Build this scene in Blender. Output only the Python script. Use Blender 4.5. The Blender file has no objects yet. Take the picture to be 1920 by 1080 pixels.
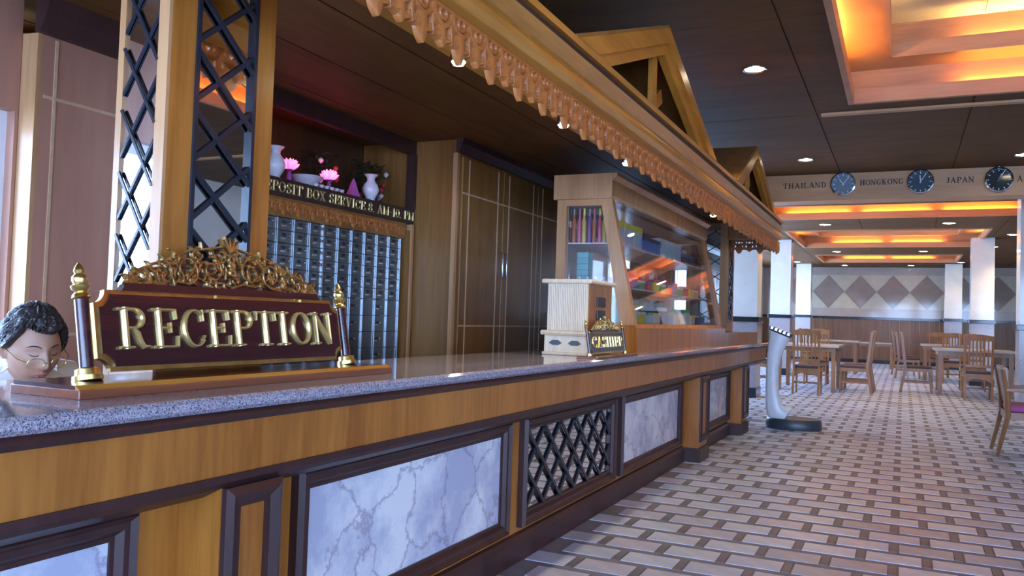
import bpy, bmesh, math, random
from mathutils import Vector, Matrix

random.seed(7)
scene = bpy.context.scene
COL = scene.collection
PI = math.pi

# ------------------------------------------------------------------ camera, world, exposure
CAM_F, CAM_YAW, CAM_PITCH, CAM_ROLL, CAM_Z = 1546.0, 0.44355, 0.034486, -0.033, 1.2
cam_data = bpy.data.cameras.new('camera')
cam = bpy.data.objects.new('camera', cam_data)
COL.objects.link(cam)
fw = Vector((-math.sin(CAM_YAW) * math.cos(CAM_PITCH), math.cos(CAM_YAW) * math.cos(CAM_PITCH), math.sin(CAM_PITCH)))
rt = Vector((math.cos(CAM_YAW), math.sin(CAM_YAW), 0))
dn = fw.cross(rt)
r2 = rt * math.cos(CAM_ROLL) + dn * math.sin(CAM_ROLL)
d2 = -rt * math.sin(CAM_ROLL) + dn * math.cos(CAM_ROLL)
cam.matrix_world = Matrix(((r2.x, -d2.x, -fw.x, 0), (r2.y, -d2.y, -fw.y, 0), (r2.z, -d2.z, -fw.z, CAM_Z), (0, 0, 0, 1)))
cam_data.sensor_width = 36.0
cam_data.lens = CAM_F / 1920 * 36.0
cam_data.clip_start = 0.05
cam_data.clip_end = 300
scene.camera = cam

world = bpy.data.worlds.new('world')
scene.world = world
world.use_nodes = True
wn = world.node_tree.nodes['Background']
wn.inputs['Color'].default_value = (0.42, 0.62, 1.0, 1)
wn.inputs['Strength'].default_value = 22.0

scene.view_settings.view_transform = 'Standard'
scene.view_settings.look = 'None'
scene.view_settings.gamma = 1.0
scene.view_settings.use_curve_mapping = False
scene.view_settings.exposure = 0.05
scene.cycles.max_bounces = 8
scene.cycles.diffuse_bounces = 4
scene.cycles.glossy_bounces = 4
scene.cycles.transmission_bounces = 6
scene.cycles.transparent_max_bounces = 12
scene.cycles.sample_clamp_indirect = 6.0
scene.cycles.caustics_reflective = False
scene.cycles.caustics_refractive = False


def portal(name, loc, direction, w, h):
    """Marks a window opening for the sky light (adds no light of its own)."""
    ld = bpy.data.lights.new(name, 'AREA')
    ld.shape = 'RECTANGLE'
    ld.size, ld.size_y = w, h
    ld.cycles.is_portal = True
    o = bpy.data.objects.new(name, ld)
    COL.objects.link(o)
    o.location = loc
    o.rotation_euler = Vector(direction).to_track_quat('-Z', 'Z').to_euler()
    return o


# ------------------------------------------------------------------ materials
MATS = {}


def new_mat(name):
    m = bpy.data.materials.new(name)
    m.use_nodes = True
    MATS[name] = m
    nt = m.node_tree
    return m, nt, nt.nodes['Principled BSDF']


def setv(b, **k):
    for key, val in k.items():
        b.inputs[key.replace('_', ' ')].default_value = val


def plain(name, col, rough=0.5, metal=0.0, vary=0.08, scale=30.0, bump=0.0, **k):
    m, nt, b = new_mat(name)
    setv(b, Roughness=rough, Metallic=metal, **k)
    tc = nt.nodes.new('ShaderNodeTexCoord')
    no = nt.nodes.new('ShaderNodeTexNoise')
    no.inputs['Scale'].default_value = scale
    no.inputs['Detail'].default_value = 3
    nt.links.new(tc.outputs['Object'], no.inputs['Vector'])
    ra = nt.nodes.new('ShaderNodeValToRGB')
    ra.color_ramp.elements[0].position = 0.3
    ra.color_ramp.elements[1].position = 0.7
    ra.color_ramp.elements[0].color = tuple(c * (1 - vary) for c in col) + (1,)
    ra.color_ramp.elements[1].color = tuple(min(1, c * (1 + vary)) for c in col) + (1,)
    nt.links.new(no.outputs['Fac'], ra.inputs['Fac'])
    nt.links.new(ra.outputs['Color'], b.inputs['Base Color'])
    if bump:
        bp = nt.nodes.new('ShaderNodeBump')
        bp.inputs['Strength'].default_value = bump
        bp.inputs['Distance'].default_value = 0.01
        nt.links.new(no.outputs['Fac'], bp.inputs['Height'])
        nt.links.new(bp.outputs['Normal'], b.inputs['Normal'])
    return m


def wood(name, c1, c2, scale=(9, 9, 0.7), rough=0.32, coat=0.15, spec=0.5):
    """Streaky veneer: noise stretched along the grain axis (the one with the small scale)."""
    m, nt, b = new_mat(name)
    setv(b, Roughness=rough)
    b.inputs['Coat Weight'].default_value = coat
    b.inputs['Specular IOR Level'].default_value = spec
    b.inputs['Coat Roughness'].default_value = 0.15
    tc = nt.nodes.new('ShaderNodeTexCoord')
    mp = nt.nodes.new('ShaderNodeMapping')
    mp.inputs['Scale'].default_value = scale
    nt.links.new(tc.outputs['Object'], mp.inputs['Vector'])
    n1 = nt.nodes.new('ShaderNodeTexNoise')
    n1.inputs['Scale'].default_value = 1.0
    n1.inputs['Detail'].default_value = 6
    n1.inputs['Distortion'].default_value = 0.6
    n2 = nt.nodes.new('ShaderNodeTexNoise')
    n2.inputs['Scale'].default_value = 6.0
    n2.inputs['Detail'].default_value = 4
    nt.links.new(mp.outputs['Vector'], n1.inputs['Vector'])
    nt.links.new(mp.outputs['Vector'], n2.inputs['Vector'])
    mx = nt.nodes.new('ShaderNodeMath')
    mx.operation = 'MULTIPLY_ADD'
    mx.inputs[1].default_value = 0.35
    nt.links.new(n2.outputs['Fac'], mx.inputs[0])
    ml = nt.nodes.new('ShaderNodeMath')
    ml.operation = 'MULTIPLY'
    ml.inputs[1].default_value = 0.65
    nt.links.new(n1.outputs['Fac'], ml.inputs[0])
    nt.links.new(ml.outputs[0], mx.inputs[2])
    ra = nt.nodes.new('ShaderNodeValToRGB')
    ra.color_ramp.elements[0].position = 0.36
    ra.color_ramp.elements[1].position = 0.62
    ra.color_ramp.elements[0].color = tuple(c1) + (1,)
    ra.color_ramp.elements[1].color = tuple(c2) + (1,)
    nt.links.new(mx.outputs[0], ra.inputs['Fac'])
    nt.links.new(ra.outputs['Color'], b.inputs['Base Color'])
    return m


def emit(name, col, strength):
    m, nt, b = new_mat(name)
    setv(b, Roughness=0.5)
    b.inputs['Base Color'].default_value = (0.9, 0.9, 0.9, 1)
    b.inputs['Emission Color'].default_value = tuple(col) + (1,)
    b.inputs['Emission Strength'].default_value = strength
    return m


def speckle(name, cols, scale=160, rough=0.08):
    m, nt, b = new_mat(name)
    setv(b, Roughness=rough)
    tc = nt.nodes.new('ShaderNodeTexCoord')
    vo = nt.nodes.new('ShaderNodeTexVoronoi')
    vo.inputs['Scale'].default_value = scale
    nt.links.new(tc.outputs['Object'], vo.inputs['Vector'])
    ra = nt.nodes.new('ShaderNodeValToRGB')
    ra.color_ramp.interpolation = 'CONSTANT'
    els = ra.color_ramp.elements
    els[0].position = 0
    els[0].color = tuple(cols[0]) + (1,)
    els[1].position = 1.0 / len(cols)
    els[1].color = tuple(cols[1]) + (1,)
    for i, c in enumerate(cols[2:], 2):
        e = els.new(i / len(cols))
        e.color = tuple(c) + (1,)
    sp = nt.nodes.new('ShaderNodeSeparateColor')
    nt.links.new(vo.outputs['Color'], sp.inputs['Color'])
    nt.links.new(sp.outputs[0], ra.inputs['Fac'])
    nt.links.new(ra.outputs['Color'], b.inputs['Base Color'])
    return m


def marble(name, base, vein, vein2, scale=2.2, rough=0.15):
    m, nt, b = new_mat(name)
    setv(b, Roughness=rough)
    tc = nt.nodes.new('ShaderNodeTexCoord')
    n0 = nt.nodes.new('ShaderNodeTexNoise')
    n0.inputs['Scale'].default_value = scale * 1.3
    n0.inputs['Detail'].default_value = 8
    n0.inputs['Roughness'].default_value = 0.65
    nt.links.new(tc.outputs['Object'], n0.inputs['Vector'])
    mxv = nt.nodes.new('ShaderNodeMix')
    mxv.data_type = 'VECTOR'
    mxv.inputs[0].default_value = 0.30
    nt.links.new(tc.outputs['Object'], mxv.inputs[4])
    nt.links.new(n0.outputs['Color'], mxv.inputs[5])
    vo = nt.nodes.new('ShaderNodeTexVoronoi')
    vo.feature = 'DISTANCE_TO_EDGE'
    vo.inputs['Scale'].default_value = scale * 2.2
    nt.links.new(mxv.outputs[1], vo.inputs['Vector'])
    ra = nt.nodes.new('ShaderNodeValToRGB')
    ra.color_ramp.elements[0].position = 0.0
    ra.color_ramp.elements[0].color = (1, 1, 1, 1)
    ra.color_ramp.elements[1].position = 0.045
    ra.color_ramp.elements[1].color = (0, 0, 0, 1)
    nt.links.new(vo.outputs['Distance'], ra.inputs['Fac'])
    r2_ = nt.nodes.new('ShaderNodeValToRGB')
    r2_.color_ramp.elements[0].position = 0.42
    r2_.color_ramp.elements[0].color = tuple(vein2) + (1,)
    r2_.color_ramp.elements[1].position = 0.60
    r2_.color_ramp.elements[1].color = tuple(base) + (1,)
    nt.links.new(n0.outputs['Fac'], r2_.inputs['Fac'])
    mx = nt.nodes.new('ShaderNodeMix')
    mx.data_type = 'RGBA'
    ml = nt.nodes.new('ShaderNodeMath')
    ml.operation = 'MULTIPLY'
    ml.inputs[1].default_value = 0.65
    nt.links.new(ra.outputs['Color'], ml.inputs[0])
    nt.links.new(ml.outputs[0], mx.inputs[0])
    nt.links.new(r2_.outputs['Color'], mx.inputs[6])
    mx.inputs[7].default_value = tuple(vein) + (1,)
    nt.links.new(mx.outputs[2], b.inputs['Base Color'])
    return m


def clear(name, tint, refl=0.10):
    """Thin clear pane: mostly straight through, a little mirror."""
    m = bpy.data.materials.new(name)
    m.use_nodes = True
    MATS[name] = m
    nt = m.node_tree
    nt.nodes.clear()
    out = nt.nodes.new('ShaderNodeOutputMaterial')
    tr = nt.nodes.new('ShaderNodeBsdfTransparent')
    tr.inputs['Color'].default_value = tuple(tint) + (1,)
    gl = nt.nodes.new('ShaderNodeBsdfGlossy')
    gl.inputs['Roughness'].default_value = 0.02
    mx = nt.nodes.new('ShaderNodeMixShader')
    lw_ = nt.nodes.new('ShaderNodeLayerWeight')
    lw_.inputs['Blend'].default_value = 0.5
    pw_ = nt.nodes.new('ShaderNodeMath')
    pw_.operation = 'POWER'
    pw_.inputs[1].default_value = 4.0
    nt.links.new(lw_.outputs['Facing'], pw_.inputs[0])
    ad_ = nt.nodes.new('ShaderNodeMath')
    ad_.operation = 'MULTIPLY_ADD'
    ad_.inputs[1].default_value = 0.7
    ad_.inputs[2].default_value = refl
    ad_.use_clamp = True
    nt.links.new(pw_.outputs[0], ad_.inputs[0])
    nt.links.new(ad_.outputs[0], mx.inputs[0])
    nt.links.new(tr.outputs[0], mx.inputs[1])
    nt.links.new(gl.outputs[0], mx.inputs[2])
    nt.links.new(mx.outputs[0], out.inputs['Surface'])
    return m


TEAK = wood('teak', (0.29, 0.092, 0.012), (0.48, 0.18, 0.030))
TEAK_Y = wood('teak_lengthwise', (0.38, 0.145, 0.018), (0.56, 0.24, 0.034), scale=(9, 0.7, 9))
TEAK_PALE = wood('pale_teak', (0.42, 0.20, 0.08), (0.58, 0.31, 0.14))
CAB = wood('cabinet_veneer', (0.20, 0.085, 0.018), (0.32, 0.15, 0.04), scale=(6, 6, 0.5), rough=0.35)
PANELW = wood('reddish_panel_veneer', (0.42, 0.20, 0.135), (0.50, 0.25, 0.17), scale=(5, 5, 0.6), rough=0.4)  # lightened to stand in for bright haze on the wall unit
DARK = wood('dark_moulding', (0.034, 0.012, 0.012), (0.058, 0.022, 0.020), rough=0.42, coat=0.0)
NICHE_SHADED = wood('shaded_niche_veneer', (0.07, 0.03, 0.012), (0.11, 0.05, 0.02))  # shade inside the niche put into a darker wood colour
SOFFIT = wood('soffit_veneer', (0.11, 0.046, 0.012), (0.17, 0.075, 0.02), scale=(4, 0.5, 4), rough=0.55, coat=0.0, spec=0.25)
CEILW = wood('ceiling_veneer', (0.095, 0.042, 0.010), (0.145, 0.064, 0.017), scale=(0.6, 3, 3), rough=0.6, coat=0.0, spec=0.2)
TRAYW = wood('tray_wood', (0.42, 0.20, 0.09), (0.55, 0.28, 0.13), scale=(0.7, 0.7, 6), rough=0.45)
BEAMW = wood('beam_wood', (0.50, 0.25, 0.11), (0.60, 0.32, 0.15), scale=(0.7, 5, 5), rough=0.5)
CARVE = wood('carved_teak', (0.38, 0.11, 0.022), (0.50, 0.17, 0.04), scale=(12, 12, 6), rough=0.4)
MAHOG = wood('mahogany', (0.028, 0.006, 0.009), (0.058, 0.012, 0.014), scale=(9, 0.9, 20), rough=0.22, coat=0.5)
CREAM = wood('cream_wood', (0.68, 0.52, 0.34), (0.80, 0.66, 0.47), scale=(30, 30, 0.6), rough=0.45)
CHAIRW = wood('chair_wood', (0.20, 0.085, 0.028), (0.31, 0.145, 0.05), scale=(12, 12, 2), rough=0.35)
WAINS = wood('wainscot', (0.13, 0.055, 0.02), (0.20, 0.09, 0.032), scale=(9, 9, 0.6), rough=0.4)
INLAY = plain('pale_inlay', (0.62, 0.40, 0.24), 0.4)
GRANITE = speckle('granite', [(0.30, 0.27, 0.32), (0.42, 0.38, 0.43), (0.10, 0.09, 0.12), (0.36, 0.31, 0.36), (0.52, 0.46, 0.50), (0.25, 0.22, 0.28)], 330, 0.06)
GRANITE_GREY = speckle('grey_granite', [(0.36, 0.33, 0.34), (0.42, 0.39, 0.40), (0.32, 0.29, 0.30)], 150, 0.15)
MARBLE = marble('veined_marble', (0.80, 0.79, 0.80), (0.26, 0.22, 0.32), (0.46, 0.48, 0.60))
COLMARB = plain('cream_marble', (0.80, 0.77, 0.70), 0.10, vary=0.05, scale=4)
REDMAH = wood('red_mahogany', (0.16, 0.045, 0.02), (0.25, 0.075, 0.03), scale=(9, 0.8, 20), rough=0.25, coat=0.5)
GOLD = plain('gold', (0.78, 0.56, 0.20), 0.28, 1.0, vary=0.12)
GILT = plain('gilt_scroll', (0.50, 0.37, 0.17), 0.38, 1.0, vary=0.4, scale=60)
LETTER = plain('gilded_letter', (0.85, 0.66, 0.26), 0.28, 0.75, vary=0.06)
BLACK = plain('black_iron', (0.02, 0.022, 0.027), 0.35)
BLACKB = plain('black_band', (0.018, 0.02, 0.025), 0.12)
IRON = plain('lattice_paint', (0.018, 0.022, 0.032), 0.22)
MIRROR = plain('mirror', (0.88, 0.88, 0.88), 0.015, 1.0, vary=0.0)
CHROME = plain('chrome', (0.80, 0.82, 0.86), 0.08, 1.0, vary=0.02)
STEEL = plain('box_steel', (0.20, 0.23, 0.25), 0.30, 0.9, vary=0.12, scale=5)
STEELL = plain('bright_steel', (0.65, 0.68, 0.72), 0.22, 1.0, vary=0.05)
WHITE = plain('white_paint', (0.80, 0.82, 0.84), 0.35, vary=0.03)
WALLP = plain('painted_wall', (0.66, 0.60, 0.52), 0.6, vary=0.04, scale=3)
TILEG = plain('light_wall_tile', (0.50, 0.44, 0.34), 0.06, vary=0.06, scale=5)
TILED = plain('brown_wall_tile', (0.27, 0.205, 0.165), 0.06, vary=0.08, scale=5)
TILEB = plain('taupe_wall_tile', (0.40, 0.33, 0.28), 0.08, vary=0.05, scale=5)
GROUT = plain('floor_grout', (0.175, 0.17, 0.205), 0.75, vary=0.15, scale=8)
BRICK = [plain('daylit_floor_brick_%s' % n, c, 0.30, vary=0.14, scale=9) for n, c in
         (('white', (0.54, 0.60, 0.74)), ('pale', (0.48, 0.53, 0.67)), ('pink', (0.50, 0.51, 0.63)), ('grey', (0.36, 0.39, 0.49)))]  # blue cast of the daylight mixed into the brick colours
ACCENT = plain('floor_accent', (0.15, 0.14, 0.17), 0.45, vary=0.15, scale=9)
GLASS = clear('clear_glass', (0.97, 0.98, 0.98), 0.05)
WINGLASS = clear('window_glass', (0.97, 0.98, 1.0), 0.05)
LAMP = emit('lamp_warm', (1.0, 0.86, 0.60), 40)
TUBE = emit('cove_tube', (1.0, 0.50, 0.09), 60)
TUBEW = emit('cove_tube_upper', (1.0, 0.68, 0.24), 130)
PINKGLOW = emit('pink_glow', (1.0, 0.05, 0.20), 3.0)
TRAYTOP = plain('tray_panel', (0.85, 0.72, 0.46), 0.6, vary=0.04)
SKIN = plain('skin', (0.49, 0.275, 0.185), 0.5, vary=0.05)
LIP = plain('lip', (0.45, 0.17, 0.15), 0.4)
HAIR = plain('hair', (0.028, 0.02, 0.022), 0.42, vary=0.5, scale=90, bump=0.6)
SHIRT = plain('shirt', (0.78, 0.80, 0.80), 0.7, vary=0.03)
SEATD = plain('dark_seat', (0.055, 0.028, 0.035), 0.5)
SEATP = plain('purple_seat', (0.30, 0.06, 0.22), 0.6)
PADC = plain('dark_pad', (0.05, 0.06, 0.075), 0.5)
TABLETOP = plain('table_top', (0.40, 0.34, 0.30), 0.25, vary=0.1)
PORC = plain('porcelain', (0.75, 0.68, 0.72), 0.25)
PURPLE = plain('purple_glass', (0.35, 0.10, 0.32), 0.3)
LEAF = plain('leaf', (0.03, 0.06, 0.03), 0.6)
REDF = plain('red_flower', (0.55, 0.05, 0.05), 0.6)
SCALEW = plain('scale_body', (0.78, 0.83, 0.88), 0.25, vary=0.03)
SCALEB = plain('scale_base', (0.04, 0.055, 0.075), 0.35)


# ------------------------------------------------------------------ mesh helpers
ORG = {}


def link(o, parent=None):
    COL.objects.link(o)
    if parent is not None:
        o.parent = parent
    return o


def tag(o, label=None, cat=None, group=None, kind=None):
    if label:
        o['label'] = label
    if cat:
        o['category'] = cat
    if group:
        o['group'] = group
    if kind:
        o['kind'] = kind
    return o


def thing(name, loc, label, cat, group=None, rz=0.0):
    o = bpy.data.objects.new(name, None)
    o.empty_display_size = 0.05
    link(o)
    o.location = loc
    o.rotation_euler = (0, 0, rz)
    ORG[o.name] = Vector(loc)
    return tag(o, label, cat, group)


class MB:
    def __init__(self):
        self.v, self.f = [], []

    def add(self, verts, faces):
        n = len(self.v)
        self.v += [tuple(p) for p in verts]
        self.f += [tuple(i + n for i in f) for f in faces]
        return self

    def box(self, x0, x1, y0, y1, z0, z1):
        return self.add([(x0, y0, z0), (x1, y0, z0), (x1, y1, z0), (x0, y1, z0), (x0, y0, z1), (x1, y0, z1), (x1, y1, z1), (x0, y1, z1)],
                        [(0, 3, 2, 1), (4, 5, 6, 7), (0, 1, 5, 4), (1, 2, 6, 5), (2, 3, 7, 6), (3, 0, 4, 7)])

    def bar(self, a, b, w, t, up=(0, 0, 1)):
        """Rectangular bar from a to b, w wide (across up x dir), t along up."""
        a, b = Vector(a), Vector(b)
        d = (b - a).normalized()
        s = d.cross(Vector(up)).normalized()
        u = s.cross(d).normalized()
        vs = []
        for p in (a, b):
            for i, j in ((-1, -1), (1, -1), (1, 1), (-1, 1)):
                vs.append(p + s * (w / 2 * i) + u * (t / 2 * j))
        return self.add(vs, [(0, 1, 2, 3), (7, 6, 5, 4), (0, 4, 5, 1), (1, 5, 6, 2), (2, 6, 7, 3), (3, 7, 4, 0)])

    def prism(self, poly, fn, d0, d1):
        n = len(poly)
        vs = [fn(a, b, d0) for a, b in poly] + [fn(a, b, d1) for a, b in poly]
        fs = [tuple(range(n)), tuple(range(2 * n - 1, n - 1, -1))]
        for i in range(n):
            j = (i + 1) % n
            fs.append((i, j, n + j, n + i))
        return self.add(vs, fs)

    def tube(self, path, r, n=8, squash=None):
        path = [Vector(p) for p in path]
        m = len(path)
        rs = r if isinstance(r, (list, tuple)) else [r] * m
        vs, fs = [], []
        ref = None
        for i, p in enumerate(path):
            d = (path[min(i + 1, m - 1)] - path[max(i - 1, 0)]).normalized()
            if ref is None:
                ref = Vector((0, 0, 1)) if abs(d.z) < 0.9 else Vector((1, 0, 0))
            s = d.cross(ref)
            if s.length < 1e-5:
                s = d.cross(Vector((0, 1, 0)))
            s.normalize()
            u = s.cross(d).normalized()
            ref = u
            for k in range(n):
                a = 2 * PI * k / n
                vs.append(p + (s * math.cos(a) + u * math.sin(a)) * rs[i])
        for i in range(m - 1):
            for k in range(n):
                k2 = (k + 1) % n
                fs.append((i * n + k, i * n + k2, (i + 1) * n + k2, (i + 1) * n + k))
        fs.append(tuple(range(n - 1, -1, -1)))
        fs.append(tuple((m - 1) * n + k for k in range(n)))
        return self.add(vs, fs)

    def lathe(self, prof, c=(0, 0, 0), n=16, axis='z'):
        vs, fs = [], []
        m = len(prof)
        for r, h in prof:
            for k in range(n):
                a = 2 * PI * k / n
                x, y = r * math.cos(a), r * math.sin(a)
                p = {'z': (x, y, h), 'y': (x, h, y), 'x': (h, x, y)}[axis]
                vs.append((c[0] + p[0], c[1] + p[1], c[2] + p[2]))
        for i in range(m - 1):
            for k in range(n):
                k2 = (k + 1) % n
                fs.append((i * n + k, i * n + k2, (i + 1) * n + k2, (i + 1) * n + k))
        fs.append(tuple(range(n - 1, -1, -1)))
        fs.append(tuple((m - 1) * n + k for k in range(n)))
        return self.add(vs, fs)

    def ring(self, rect, prof, fn):
        """Mitred frame round rect (u0,u1,v0,v1); prof = [(inset, height)...] closed into a loop."""
        u0, u1, v0, v1 = rect
        vs, fs = [], []
        for ins, h in prof:
            for u, v in ((u0 + ins, v0 + ins), (u1 - ins, v0 + ins), (u1 - ins, v1 - ins), (u0 + ins, v1 - ins)):
                vs.append(fn(u, v, h))
        m = len(prof)
        for i in range(m):
            j = (i + 1) % m
            for k in range(4):
                k2 = (k + 1) % 4
                fs.append((i * 4 + k, i * 4 + k2, j * 4 + k2, j * 4 + k))
        return self.add(vs, fs)

    def stroke(self, path, w, h, fn, flat=0.0):
        """Raised ridge stroke in the (u, v) plane; w = width or list; fn(u, v, height)."""
        m = len(path)
        ws = w if isinstance(w, (list, tuple)) else [w] * m
        prof = [(-0.5, 0.0), (-0.46, 0.55), (-0.2, 1.0), (0.2, 1.0), (0.46, 0.55), (0.5, 0.0)] if not flat else [(-0.5, 0), (-0.5, 1), (0.5, 1), (0.5, 0)]
        k = len(prof)
        vs, fs = [], []
        for i, (u, v) in enumerate(path):
            a, b = path[max(i - 1, 0)], path[min(i + 1, m - 1)]
            du, dv = b[0] - a[0], b[1] - a[1]
            l = math.hypot(du, dv) or 1
            nu, nv = -dv / l, du / l
            for o, hh in prof:
                vs.append(fn(u + nu * o * ws[i], v + nv * o * ws[i], hh * h))
        for i in range(m - 1):
            for q in range(k):
                q2 = (q + 1) % k
                fs.append((i * k + q, i * k + q2, (i + 1) * k + q2, (i + 1) * k + q))
        fs.append(tuple(range(k - 1, -1, -1)))
        fs.append(tuple((m - 1) * k + q for q in range(k)))
        return self.add(vs, fs)

    def mesh(self, name, mat, smooth=False, off=(0, 0, 0)):
        me = bpy.data.meshes.new(name)
        o = Vector(off)
        me.from_pydata([tuple(Vector(p) - o) for p in self.v], [], self.f)
        bm = bmesh.new()
        bm.from_mesh(me)
        bmesh.ops.recalc_face_normals(bm, faces=bm.faces)
        bm.to_mesh(me)
        bm.free()
        me.materials.append(mat)
        if smooth:
            me.polygons.foreach_set('use_smooth', [True] * len(me.polygons))
            try:
                me.set_sharp_from_angle(angle=math.radians(40))
            except Exception:
                pass
        return me

    def build(self, name, mat, parent=None, smooth=False, bevel=0.0, local=False):
        """Vertices are world coordinates unless local; a child gets its parent's origin taken off."""
        off = (0, 0, 0)
        if parent is not None and not local:
            off = ORG.get(parent.name, Vector((0, 0, 0)))
        o = bpy.data.objects.new(name, self.mesh(name, mat, smooth, off))
        link(o, parent)
        ORG[o.name] = Vector(off)
        if bevel:
            md = o.modifiers.new('bevel', 'BEVEL')
            md.width = bevel
            md.segments = 2
            md.limit_method = 'ANGLE'
        return o


def single(name, mb, mat, label, cat, group=None, smooth=False, bevel=0.0):
    return tag(mb.build(name, mat, None, smooth, bevel), label, cat, group)


def struct(name, mb, mat, label=None, smooth=False):
    o = mb.build(name, mat, None, smooth)
    return tag(o, label, None, None, 'structure')


def copy_tree(o, parent=None):
    c = o.copy()
    COL.objects.link(c)
    c.parent = parent
    for ch in o.children:
        copy_tree(ch, c)
    return c


def px_plane(X):          # plane x = X facing +x: (u = y, v = z, h = out)
    return lambda u, v, h: (X + h, u, v)


def ny_plane(Y):          # plane y = Y facing -y: (u = x, v = z, h = out)
    return lambda u, v, h: (u, Y - h, v)


def clip_line(p, d, u0, u1, v0, v1):
    t0, t1 = -1e9, 1e9
    for a, da, lo, hi in ((p[0], d[0], u0, u1), (p[1], d[1], v0, v1)):
        if abs(da) < 1e-9:
            if a < lo or a > hi:
                return None
            continue
        a0, a1 = (lo - a) / da, (hi - a) / da
        t0, t1 = max(t0, min(a0, a1)), min(t1, max(a0, a1))
    if t1 - t0 < 0.03:
        return None
    return (p[0] + d[0] * t0, p[1] + d[1] * t0), (p[0] + d[0] * t1, p[1] + d[1] * t1)


def lattice(parent, rect, fn, du, dv, w, t, mat, h0=0.004):
    """Crossing diagonal bars, each bar a part; du, dv = half diamond sizes."""
    u0, u1, v0, v1 = rect
    for s in (1, -1):
        d = (du, dv * s)
        l = math.hypot(*d)
        d = (d[0] / l, d[1] / l)
        k = -60
        while k < 60:
            p = (u0 + 2 * du * k, v0 if s > 0 else v1)
            k += 1
            seg = clip_line(p, d, u0, u1, v0, v1)
            if not seg:
                continue
            (a, b), (c, e) = seg
            nu, nv = -d[1] * w / 2, d[0] * w / 2
            q = [(a + nu, b + nv), (a - nu, b - nv), (c - nu, e - nv), (c + nu, e + nv)]
            hh = h0 if s > 0 else h0 + t * 0.6
            MB().prism(q, fn, hh, hh + t).build('lattice_bar', mat, parent)


# ------------------------------------------------------------------ lettering (slab serif strokes, drawn by hand)
def arc(cx, cy, rx, ry, a0, a1, n=18):
    return [(cx + rx * math.cos(math.radians(a0 + (a1 - a0) * i / n)), cy + ry * math.sin(math.radians(a0 + (a1 - a0) * i / n))) for i in range(n + 1)]


def wmod(path, thin, thick, cx, rx):
    return [thin + (thick - thin) * min(1, abs(p[0] - cx) / rx) ** 1.5 for p in path]


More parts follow.
